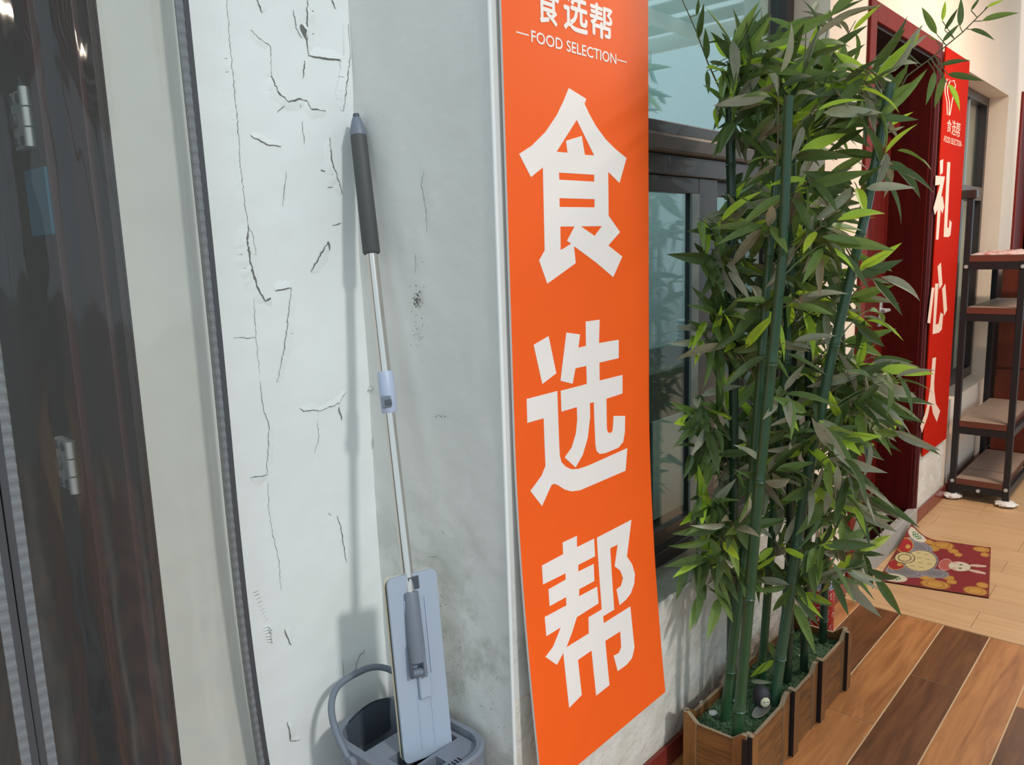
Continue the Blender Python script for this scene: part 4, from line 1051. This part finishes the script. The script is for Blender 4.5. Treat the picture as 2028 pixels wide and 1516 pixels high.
def mat_col(u, v):
    if u < 0.015 or u > 0.985 or v < 0.02 or v > 0.98: return lin((112, 40, 30))[:3]
    c = RED
    for cu, cv, ru, rv in ((0.88, 0.08, 0.11, 0.075), (0.90, 0.93, 0.10, 0.06), (0.94, 0.20, 0.06, 0.05), (0.94, 0.82, 0.05, 0.05), (0.52, 0.09, 0.14, 0.085), (0.42, 0.20, 0.09, 0.06), (0.46, 0.90, 0.14, 0.085), (0.36, 0.80, 0.09, 0.07), (0.30, 0.92, 0.07, 0.05), (0.62, 0.25, 0.06, 0.05), (0.66, 0.18, 0.05, 0.045), (0.60, 0.80, 0.06, 0.05), (0.66, 0.74, 0.045, 0.045), (0.55, 0.84, 0.04, 0.03)):
        e = ell(u, v, cu, cv, ru, rv)
        if e < 1: c = DGOLD if (e > 0.72 or 0.28 < e < 0.40) else GOLD
    for cu, cv, ru, rv in ((0.20, 0.24, 0.20, 0.11), (0.20, 0.76, 0.18, 0.12), (0.48, 0.30, 0.14, 0.09)):
        e = ell(u, v, cu, cv, ru, rv)
        if e < 1: c = GREYB if (e > 0.7 or 0.35 < e < 0.5) else tuple(x * 0.7 for x in GREYB)
    for cu, cv in ((0.09, 0.36), (0.07, 0.70)):
        e = ell(u, v, cu, cv, 0.09, 0.12)
        if e < 1: c = GOLD if e > 0.8 else lin((150, 30, 30))[:3]
        if ell(u, v, cu + 0.03, cv, 0.03, 0.035) < 1: c = GOLD
    for cu, cv in ((0.13, 0.09), (0.13, 0.92)):
        if ell(u, v, cu, cv, 0.13, 0.075) < 1:
            c = WHITE_
            if ell(u, v, cu, cv, 0.07, 0.045) < 1 and math.sin(u * 160) * math.sin(v * 120) > -0.1: c = GREEN
    e = ell(u, v, 0.30, 0.50, 0.18, 0.24)
    if e < 1:
        c = GREYB if e > 0.85 else (INK if e > 0.78 else CREAMC)
        if e < 0.62 and abs(math.sin(v * 34)) < 0.22 and math.sin(u * 70 + v * 25) > -0.2: c = INK
    e = ell(u, v, 0.13, 0.50, 0.11, 0.11)
    if e < 1: c = INK if (e > 0.82 or 0.3 < e < 0.42) else CREAMC
    e = ell(u, v, 0.56, 0.50, 0.07, 0.12)
    if e < 1: c = PINK if e > 0.8 else lin((168, 84, 74))[:3]
    if ell(u, v, 0.70, 0.50, 0.11, 0.095) < 1:
        c = WHITE_
        for dv in (-0.035, 0.035):
            if ell(u, v, 0.71, 0.50 + dv, 0.018, 0.012) < 1: c = INK
            if ell(u, v, 0.65, 0.50 + dv * 1.6, 0.022, 0.02) < 1: c = PINK
    for dv in (-0.05, 0.05):
        e = ell(u, v, 0.88, 0.50 + dv * (1 + (u - 0.8) * 3), 0.085, 0.026)
        if e < 1: c = PINK if e < 0.4 else WHITE_
    return c
g = MB(); g.grid(lambda u, v: tuple(mat_pt(u, v)), NU, NV)
g.grid(lambda u, v: tuple(mat_pt(u, 1 - v) - Vector((0, 0, 0.004))), 20, 14, 1)
MP = bpy.data.materials.new('mat_print'); MP.use_nodes = True; nt = MP.node_tree
at_ = nt.nodes.new('ShaderNodeAttribute'); at_.attribute_name = 'print'
nt.links.new(at_.outputs['Color'], nt.nodes['Principled BSDF'].inputs['Base Color']); nt.nodes['Principled BSDF'].inputs['Roughness'].default_value = 0.95
MATS['mat_print'] = MP
mo = g.build('floor_mat', ['mat_print', 'gap_dark'], smooth=True, loc=(-0.77, 3.65, 0.003))
ca = mo.data.color_attributes.new('print', 'FLOAT_COLOR', 'POINT')
for j in range(NV + 1):
    for i in range(NU + 1): ca.data[j * (NU + 1) + i].color = mat_col(i / NU, j / NV) + (1.0,)
tag(mo, 'red and gold printed door mat with one curled corner on the beige tiles', 'mat')

# ================================================================== SHELF RACK
RX0, RX1, RYa, RYb = -0.990, -0.708, 4.655, 5.41
rk = thing('shelf_rack', 'black metal rack with brown wooden shelves standing along the wall', 'rack', ((RX0 + RX1) / 2, (RYa + RYb) / 2, 0.003))
lg = 0.030
for (xx, yy, zt) in ((RX0, RYa, 1.60), (RX1 - lg, RYa, 1.285), (RX0, RYb - lg, 1.285), (RX1 - lg, RYb - lg, 1.285)):
    L_ = MB().box((xx, yy, 0.012), (xx + lg, yy + lg, zt), ch=0.002).build('leg', 'rack_black', rk)
    if zt > 1.5: MB().box((xx - 0.028, yy - 0.006, zt), (xx + 0.045, yy + lg + 0.006, zt + 0.045), ch=0.006).build('top_cap', 'frame_brown', L_)
def bolt(x, z): MB().tube([(x, RYa + 0.001, z), (x, RYa - 0.006, z)], 0.0095, 14).build('bolt', 'steel', rk, smooth=True)
for zt, split in ((1.312, None), (1.045, None), (0.440, None), (0.122, 4.90)):
    for (a, b) in (((RYa, split - 0.004), (split, RYb)) if split else ((RYa, RYb),)):
        xi = lg if zt < 1.3 else 0.0
        bd = MB().box((RX0 + xi + 0.001, a + 0.001, zt - 0.032), (RX1 - xi - 0.001, b - 0.001, zt - 0.0012), 0, 0.0)
        bd.add([(RX0 + xi + 0.001, a + 0.001, zt), (RX1 - xi - 0.001, a + 0.001, zt), (RX1 - xi - 0.001, b - 0.001, zt), (RX0 + xi + 0.001, b - 0.001, zt)], [(0, 1, 2, 3)], 1)
        bd.build('shelf', ['board_edge', 'board_top'], rk)
    MB().box((RX0 + lg, RYa + 0.002, zt - 0.072), (RX1 - lg, RYa + 0.022, zt - 0.033), ch=0.001).build('cross_bar', 'rack_black', rk)
    MB().box((RX0 + lg, RYb - 0.022, zt - 0.072), (RX1 - lg, RYb - 0.002, zt - 0.033), ch=0.001).build('cross_bar', 'rack_black', rk)
    for xx in (RX0 + 0.005, RX1 - 0.025): MB().box((xx, RYa + lg, zt - 0.068), (xx + 0.02, RYb - lg, zt - 0.033), ch=0.001).build('side_bar', 'rack_black', rk)
bolt(RX0 + 0.016, 1.255); bolt(RX1 - 0.015, 1.255); bolt(RX0 + 0.016, 0.105); bolt(RX1 - 0.015, 0.095); bolt((RX0 + RX1) / 2, 0.068)
for (xx, yy) in ((RX0 + 0.015, RYa + 0.015), (RX1 - 0.015, RYa + 0.015)):
    b = MB(); n = 28
    def wr_(u, v, xx=xx, yy=yy):
        a = 2 * math.pi * u; r = (0.020 + 0.026 * math.sin(math.pi * v) + 0.012 * v) * (1 + 0.25 * fbm(math.cos(a) * 3, math.sin(a) * 3, v * 4 + xx * 9))
        return (xx + r * math.cos(a), yy + r * math.sin(a), 0.034 - 0.029 * v + 0.004 * abs(fbm(math.cos(a) * 5, math.sin(a) * 5, xx)))
    b.grid(wr_, n, 6).build('foot_wrap', 'wrap_film', rk, smooth=True)
fp = thing('wrapped_parcel', 'crumpled pink and red plastic wrapping lying on the top shelf of the rack', 'packaging', (-0.82, 5.0, 1.3125))
def wrapfn(u, v):
    x = -0.975 + 0.255 * u; y = 4.68 + 0.66 * v; e = min(1, u * 6, (1 - u) * 6, v * 8, (1 - v) * 8)
    return (x, y, 1.3135 + e * (0.010 + 0.014 * abs(fbm(x * 14, y * 9, 3))))
MB().grid(wrapfn, 40, 70).build('film', 'wrap_pink', fp, smooth=True)

# ================================================================== WARDROBE AND SIDE CABINET AT THE FAR END
wd = thing('wardrobe', 'reddish brown wooden cupboard standing beyond the shelf rack', 'cupboard', (-0.78, 6.0, 0.003))
MB().box((-0.985, 5.66, 0.05), (-0.50, 6.06, 1.235), ch=0.004).build('body', 'wardrobe', wd)
MB().box((-0.975, 5.68, 0.003), (-0.51, 6.04, 0.05)).build('plinth', 'gap_dark', wd)
for k in range(2):
    d_ = MB().box((-0.980 + 0.240 * k, 5.648, 0.60), (-0.745 + 0.240 * k, 5.659, 1.225), ch=0.002).build('door', 'wardrobe', wd)
    MB().box((-0.76 + 0.03 * k, 5.640, 0.88), (-0.752 + 0.03 * k, 5.647, 0.98), ch=0.001).build('handle', 'steel', d_)
    MB().box((-0.980 + 0.240 * k, 5.648, 0.07), (-0.745 + 0.240 * k, 5.659, 0.585), ch=0.002).build('door', 'wardrobe', wd)

# ================================================================== ADDED FILL LAMPS
def lamp(x, y, z, e, col, name, label, size=0.5):  # unseen fill lamp, shaped as a tube fixture
    t = thing(name, label, 'lamp', (x, y, z))
    MB().box((x - size / 2 - 0.02, y - 0.09, z), (x + size / 2 + 0.02, y + 0.09, z + 0.035), ch=0.004).build('housing', 'trim_white', t)
    MB().box((x - size / 2, y - 0.07, z - 0.006), (x + size / 2, y + 0.07, z - 0.0005), ch=0.002).build('diffuser', 'lamp_' + name, t)
    l = bpy.data.lights.new(name, 'AREA'); l.shape = 'RECTANGLE'; l.size = size; l.size_y = 0.14; l.energy = e; l.color = col
    o = bpy.data.objects.new(name + '_light', l); COL.objects.link(o); o.parent = t; o.location = (0, 0, -0.012)
def emit(name, col, s):
    M = bpy.data.materials.new(name); M.use_nodes = True; b = M.node_tree.nodes['Principled BSDF']
    b.inputs['Emission Color'].default_value = col + (1,); b.inputs['Emission Strength'].default_value = s; MATS[name] = M
emit('lamp_ceiling_light', (1.0, 0.82, 0.62), 3.0); emit('lamp_room_light', (0.85, 1.0, 1.0), 3.0)  # glowing covers of the two added fill lamps
lamp(0.25, 3.9, 2.88, 60, (1.0, 0.84, 0.68), 'ceiling_light', 'warm fill lamp added under the passage roof', 1.0)  # added out of view to warm and brighten the far wall
lamp(-2.0, 2.1, 2.93, 13, (0.86, 1.0, 1.0), 'room_light', 'white fill lamp added in the room behind the window', 0.8)  # added out of view so the room behind the glass is not black

# ================================================================== ARTIFICIAL BAMBOO
def leaf_mesh(kind, mname, droop, fold, wid):
    rows = 7; vs_ = []; 
    for i in range(rows + 1):
        t = i / rows
        w = wid * (math.sin(math.pi * min(1, t * 1.02) ** 0.72) ** 0.85 if 0 < t < 1 else 0.0)
        w = max(w, 0.004 if t == 0 else 0.0)
        z = -droop * t * t; x = t - 0.25 * droop * t * t
        tw = 0.25 * (t - 0.5) * fold
        vs_ += [(x, -w, z + fold * w + tw * w), (x, 0, z - fold * w * 0.4), (x, w, z + fold * w - tw * w)]
    fs = []
    for i in range(rows):
        a, b = i * 3, (i + 1) * 3
        fs += [(a, a + 1, b + 1, b), (a + 1, a + 2, b + 2, b + 1)]
    m_ = MB(); m_.add(vs_, fs)
    return m_.mesh('leaf', mname, smooth=True)
LEAF = {}
for mn in ('leaf_dark', 'leaf_mid', 'leaf_lime', 'leaf_dull', 'leaf_brown'):
    LEAF[mn] = [leaf_mesh('leaf', mn, dr, fo, wi) for dr, fo, wi in ((0.10, 0.40, 0.098), (0.28, 0.30, 0.106), (0.45, 0.45, 0.090), (0.05, 0.25, 0.110), (0.20, 0.60, 0.096))]
rng = random.Random(21)
def pick_leaf(lime=0.13):
    r = rng.random()
    if r < lime: k = 'leaf_lime'
    elif r < lime + 0.36: k = 'leaf_dark'
    elif r < lime + 0.60: k = 'leaf_mid'
    elif r < lime + 0.78: k = 'leaf_dull'
    else: k = 'leaf_brown' if r > 0.96 else 'leaf_dark'
    return k, rng.choice(LEAF[k])
UP = Vector((0, 0, 1))
def add_leaf(branch, org, base, d, length, me, face=None):
    d = d.normalized()
    if base.x + d.x * length < -1.0: d = Vector((abs(d.x) * 0.4, d.y, d.z)).normalized()
    j_ = 0.6 if face is None else 0.25
    want = Vector(face or (0.6, -0.6, 0.55)) + Vector((rng.uniform(-j_, j_), rng.uniform(-j_, j_), rng.uniform(-j_, j_)))
    side = want.cross(d)
    if side.length < 0.1: side = UP.cross(d)
    if side.length < 0.05: side = Vector((1, 0, 0))
    side.normalize()
    a = rng.uniform(-0.45, 0.45)
    side = (Matrix.Rotation(a, 3, d) @ side).normalized()
    mtx = Matrix.Identity(4)
    for i in range(3):
        mtx[i][0] = d[i] * length; mtx[i][1] = side[i] * length; mtx[i][2] = side.cross(d)[i] * -length
    mtx.translation = base - org
    o = bpy.data.objects.new('leaf', me); COL.objects.link(o); o.parent = branch; o.matrix_local = mtx
    return o
def vplane(px, py, b):
    """point of the photo pixel on the upright plane through b that faces the camera"""
    n_ = Vector((-b.x, -b.y, 0)); d = wray(px, py); return CAM + d * ((b - CAM).dot(n_) / d.dot(n_))
STALKS = []
def stalk(label, base, tops, r, mname, top_r=0.7):
    base = Vector(base); pts = [base - UP * 0.03] + [base] + [vplane(px, py, base + Vector((dx, dy, 0))) for px, py, dx, dy in tops]
    t = thing('bamboo_stalk', label, 'bamboo', base, 'artificial bamboo stalks in the planter')
    # resample, with swollen joints
    seg = [0]; 
    for a, b in zip(pts, pts[1:]): seg.append(seg[-1] + (b - a).length)
    tot = seg[-1]
    def at_len(s):
        for i in range(len(pts) - 1):
            if s <= seg[i + 1] + 1e-9:
                return pts[i].lerp(pts[i + 1], (s - seg[i]) / max(1e-9, seg[i + 1] - seg[i]))
        return pts[-1]
    ss = []; rr = []; node = rng.uniform(0.10, 0.2); N = int(tot / 0.05)
    for k in range(N + 1): ss.append(tot * k / N); 
    rad = lambda s: r * (1 - (1 - top_r) * s / tot)
    extra = []
    nodes = []
    while node < tot - 0.05: nodes.append(node); node += rng.uniform(0.24, 0.34)
    allp = [(s, rad(s)) for s in ss]
    for nd in nodes:
        allp = [q for q in allp if abs(q[0] - nd) > 0.012]
        allp += [(nd - 0.008, rad(nd)), (nd - 0.004, rad(nd) * 1.16), (nd, rad(nd) * 0.98), (nd + 0.003, rad(nd) * 1.10), (nd + 0.008, rad(nd))]
    allp.sort()
    MB().tube([at_len(s) for s, _ in allp], [q for _, q in allp], 14).build('culm', mname, t, smooth=True)
    S = dict(t=t, at=at_len, tot=tot, base=base, nodes=nodes)
    STALKS.append(S); return S
Z0 = 0.150
s1_ = stalk('thick bright green bamboo stalk at the front corner of the planter', (-0.823, 1.750, Z0), [(1502, 975, 0, 0), (1550, 510, 0, 0), (1562, 190, 0, 0)], 0.0150, 'culm_green')
s2_ = stalk('green bamboo stalk standing against the wall behind the thick front stalk', (-0.884, 1.803, Z0), [(1491, 942, 0, 0), (1524, 496, 0, 0), (1540, 330, 0, 0)], 0.0135, 'culm_green')
s3_ = stalk('dark upright bamboo stalk closest to the window frame', (-0.915, 1.90, Z0), [(1454, 909, 0, 0.03), (1449, 412, 0, 0.03), (1445, 200, 0, 0.03)], 0.0125, 'culm_dark', 0.95)
s4_ = stalk('blue-green bamboo stalk leaning far out towards the red door', (-0.815, 1.960, Z0), [(1590, 1000, 0, 0), (1644, 721, 0, 0), (1715, 420, 0, 0), (1764, 165, 0, 0)], 0.0150, 'culm_blue')
s5_ = stalk('short dark bamboo stalk beside the middle picket of the planter', (-0.831, 2.090, Z0), [(1566, 1195, 0, 0), (1563, 800, 0, 0), (1555, 480, 0, 0)], 0.0120, 'culm_dark')
s6_ = stalk('slim green bamboo stalk rising past the patterned bottle', (-0.818, 2.180, Z0), [(1597, 1213, 0, 0), (1602, 900, 0, 0), (1600, 560, 0, 0), (1592, 260, 0, 0)], 0.0120, 'culm_dark')
s7_ = stalk('dark bamboo stalk at the far end of the planter before the cream wall', (-0.84, 2.395, Z0), [(1641, 960, 0, 0), (1668, 711, 0, 0), (1654, 380, 0, 0)], 0.0130, 'culm_dark')
s8_ = stalk('thin bamboo stalk at the far end of the planter near the bottle', (-0.89, 2.36, Z0), [(1606, 978, 0, 0), (1612, 640, 0, 0), (1618, 420, 0, 0)], 0.0110, 'culm_dark')
s9_ = stalk('bamboo stalk hidden among leaves in the middle of the planter', (-0.88, 2.02, Z0), [(1552, 760, 0, 0), (1566, 560, 0, 0), (1572, 210, 0, 0)], 0.0120, 'culm_green')
s10_ = stalk('straight dark bamboo stalk rising before the window reveal', (-0.90, 2.22, Z0), [(1575, 900, 0, 0), (1566, 400, 0, 0), (1559, 190, 0, 0)], 0.0115, 'culm_dark')

def twig_curve(a, b, sag):
    mid = a.lerp(b, 0.55) + UP * sag
    out = []
    for k in range(7):
        t = k / 6; out.append(a * (1 - t) ** 2 + mid * 2 * t * (1 - t) + b * t * t)
    return out
NLEAF = [0]
def spray(S, tip, n=9, anchor_s=None, lime=0.13, down=0.35, lenr=(0.085, 0.145), spread=1.0):
    tip = Vector(tip)
    if anchor_s is None:
        best = None
        for k in range(60):
            s = 0.12 + (S['tot'] - 0.12) * k / 59; p = S['at'](s); dd = (p - tip); sc = (dd - UP * dd.z).length + 0.7 * abs(tip.z - 0.09 - p.z)
            if best is None or sc < best[0]: best = (sc, s)
        anchor_s = best[1]
    a = S['at'](anchor_s)
    if (tip - a).length < 0.07: tip = a + (tip - a + Vector((rng.uniform(-1, 1), rng.uniform(-1, 1), 0.3)) * 0.05).normalized() * 0.10
    c = twig_curve(a, tip, 0.03)
    br = MB().tube(c, [0.0022, 0.0020, 0.0018, 0.0016, 0.0014, 0.0012, 0.001], 5).build('branch', rng.choice(['twig', 'twig_green']), S['t'], loc=a)
    L = (tip - a).length
    for i in range(n):
        t = 0.45 + 0.55 * (i + rng.random() * 0.6) / n if n > 1 else 1.0
        t = min(1, t); k = min(5, int(t * 6)); p = c[k].lerp(c[k + 1], t * 6 - k); d = (c[k + 1] - c[k]).normalized()
        az = rng.uniform(0, 2 * math.pi); o_ = Vector((math.cos(az), math.sin(az), rng.uniform(-1.1, 0.8)))
        dd = d * rng.uniform(0.15, 0.85) + o_ * rng.uniform(0.6, 1.1) * spread - UP * rng.uniform(0.0, 2 * down)
        # a short stem carries the leaf away from the twig
        base = p + dd.normalized() * rng.uniform(0.004, 0.03)
        kx, me = pick_leaf(lime)
        lf = add_leaf(br, a, base, dd, rng.uniform(*lenr), me); NLEAF[0] += 1
    return br
def keep_out(P):      # stay off the wall, the window and the sign
    P = Vector(P)
    if P.x < -0.985 and P.y > 1.1: P.x = -0.985
    return P
def zone(S_list, cx0, cy0, rx, ry, count, yd, n=9, **kw):
    """count sprays whose tips fill an ellipse (as seen in the photo) at real depths yd"""
    for k in range(count):
        while True:
            u, v = rng.uniform(-1, 1), rng.uniform(-1, 1)
            if u * u + v * v < 1: break
        P = ony(cx0 + rx * u, cy0 + ry * v, rng.uniform(*yd)); P = keep_out(P)
        S = min(S_list, key=lambda s: ((s['at'](s['tot'] * 0.6) - P) * Vector((1, 1, 0.0))).length if False else (Vector((s['at'](min(s['tot'], max(0.1, P.z - 0.15))).x - P.x, s['at'](min(s['tot'], max(0.1, P.z - 0.15))).y - P.y, 0)).length + 0.5 * max(0, P.z - s['at'](s['tot']).z)))
        spray(S, P, n=n, **kw)
A_ = STALKS
zone(A_, 1540, 230, 110, 110, 21, (1.85, 2.25), 9)
zone(A_, 1440, 180, 60, 90, 6, (1.85, 2.05), 6)
zone(A_, 1640, 170, 80, 80, 10, (1.95, 2.3), 8)
zone(A_, 1580, 400, 120, 110, 22, (1.80, 2.35), 10)
zone(A_, 1430, 460, 70, 90, 10, (1.85, 2.05), 8)
zone(A_, 1520, 600, 120, 100, 19, (1.80, 2.3), 9)
zone(A_, 1640, 560, 60, 140, 9, (2.0, 2.45), 9)
zone(A_, 1430, 640, 80, 80, 8, (1.80, 2.0), 8)
zone(A_, 1560, 800, 130, 90, 19, (1.80, 2.35), 9)
zone(A_, 1690, 770, 78, 90, 19, (2.0, 2.45), 10)
zone(A_, 1748, 700, 34, 50, 4, (2.05, 2.3), 8)
zone(A_, 1755, 810, 34, 40, 4, (2.05, 2.3), 8)
zone(A_, 1400, 820, 50, 60, 5, (1.80, 1.95), 6)
zone(A_, 1600, 930, 110, 70, 15, (1.85, 2.40), 9)
zone(A_, 1400, 960, 55, 50, 5, (1.80, 1.95), 7)
zone(A_, 1440, 1060, 60, 60, 8, (1.76, 1.95), 8)
zone(A_, 1400, 1120, 45, 40, 4, (1.74, 1.85), 7)
zone(A_, 1550, 1100, 45, 70, 6, (1.85, 2.25), 9, down=0.7)
zone(A_, 1640, 1050, 60, 50, 4, (2.0, 2.40), 8)
zone(A_, 1690, 1000, 50, 40, 5, (2.1, 2.40), 8)
zone(A_, 1700, 1130, 36, 40, 3, (2.05, 2.35), 8, down=0.6)
zone(A_, 1710, 560, 50, 80, 4, (2.0, 2.2), 6)
zone(A_, 1760, 340, 22, 50, 2, (2.0, 2.15), 6)
zone([s3_, s2_], 1350, 470, 25, 80, 4, (1.80, 1.92), 6)
zone([s3_, s2_], 1345, 860, 25, 80, 4, (1.76, 1.88), 6)
zone(A_, 1530, 95, 90, 55, 9, (1.88, 2.15), 9)
zone(A_, 1640, 70, 70, 55, 5, (1.95, 2.2), 7)
zone(A_, 1700, 190, 60, 60, 5, (1.98, 2.15), 8)

def placed(S, anchor_px, tip_px, leaves, yd, mid_px=None, s_anchor=None):
    """a long branch whose leaves are set one by one"""
    a = S['at'](s_anchor if s_anchor is not None else S['tot'])
    q = Vector((a.x, a.y, 0)); tip = vplane(*tip_px, q + Vector(yd))
    c = [a]
    for i, mpx in enumerate(mid_px or []): c.append(vplane(*mpx, q + Vector(yd) * ((i + 1) / (len(mid_px) + 1))))
    c.append(tip)
    n = len(c)
    br = MB().tube(c, [0.0026 - 0.0014 * i / (n - 1) for i in range(n)], 6).build('branch', 'twig', S['t'], loc=a)
    for bpx, tpx, kind in leaves:
        B = vplane(*bpx, q + Vector(yd) * 0.7); T = vplane(*tpx, q + Vector(yd) * 0.7)
        # stem from the nearest spot of the branch
        best = min((c[k].lerp(c[k + 1], t / 8) for k in range(n - 1) for t in range(9)), key=lambda p: (p - B).length)
        d = T - B; dep = Vector((a.x, a.y, 0)).normalized() * rng.uniform(-0.25, 0.25) * d.length
        add_leaf(br, a, B, d + dep, (d + dep).length, rng.choice([LEAF[kind][0], LEAF[kind][3], LEAF[kind][4]]), face=(0.45, -0.85, 0.35))
        if (best - B).length > 0.006: MB().tube([best, B], 0.0011, 5).build('stem', 'twig_green', br)
        NLEAF[0] += 1
def c4(a, b): return (1660 + a / 3.61, b / 3.61)
D, M_, Lm = 'leaf_dark', 'leaf_mid', 'leaf_lime'
placed(s4_, None, c4(1100, 20), [(c4(x1, y1), c4(x2, y2), k) for x1, y1, x2, y2, k in ((705, 245, 585, 20, M_), (745, 150, 770, -10, Lm), (760, 215, 860, 60, D), (745, 300, 870, 165, D), (870, 190, 880, -20, D), (940, 210, 1150, 262, D), (1025, 150, 1310, 65, M_), (950, 75, 1020, -30, D), (1060, 50, 1185, 0, Lm), (725, 470, 955, 412, D), (780, 530, 1040, 580, D), (785, 600, 895, 785, Lm), (690, 510, 630, 760, M_), (760, 540, 688, 770, M_), (465, 365, 620, 165, 'leaf_dull'), (470, 380, 500, 540, D), (700, 290, 630, 250, M_), (480, 360, 640, 250, 'leaf_dull'), (370, 905, 530, 790, Lm), (350, 950, 480, 900, 'leaf_dull'))], (0.02, 0.10, 0), [c4(400, 720), c4(490, 545), c4(660, 420), c4(890, 230)])
placed(s3_, None, (1347, -10), [((1380, 30), (1348, 15), D), ((1385, 75), (1350, 20), D), ((1400, 118), (1362, 72), D), ((1385, 80), (1382, 28), M_), ((1440, 115), (1408, 68), Lm), ((1455, 115), (1432, 55), D), ((1460, 120), (1455, 58), D), ((1400, 140), (1388, 188), D), ((1425, 205), (1398, 180), D), ((1418, 208), (1373, 228), D), ((1416, 214), (1378, 252), Lm), ((1432, 215), (1412, 260), D), ((1405, 122), (1445, 130), D), ((1480, 150), (1462, 105), M_)], (0.0, 0.0, 0), [(1425, 175), (1402, 125), (1378, 60)])
placed(s5_, None, (1530, 1300), [((1532, 1308), (1484, 1342), 'leaf_lime'), ((1522, 1272), (1540, 1316), 'leaf_mid'), ((1486, 1350), (1530, 1350), 'leaf_dull')], (0.03, -0.10, 0), None, 0.22)
print('leaves', NLEAF[0])
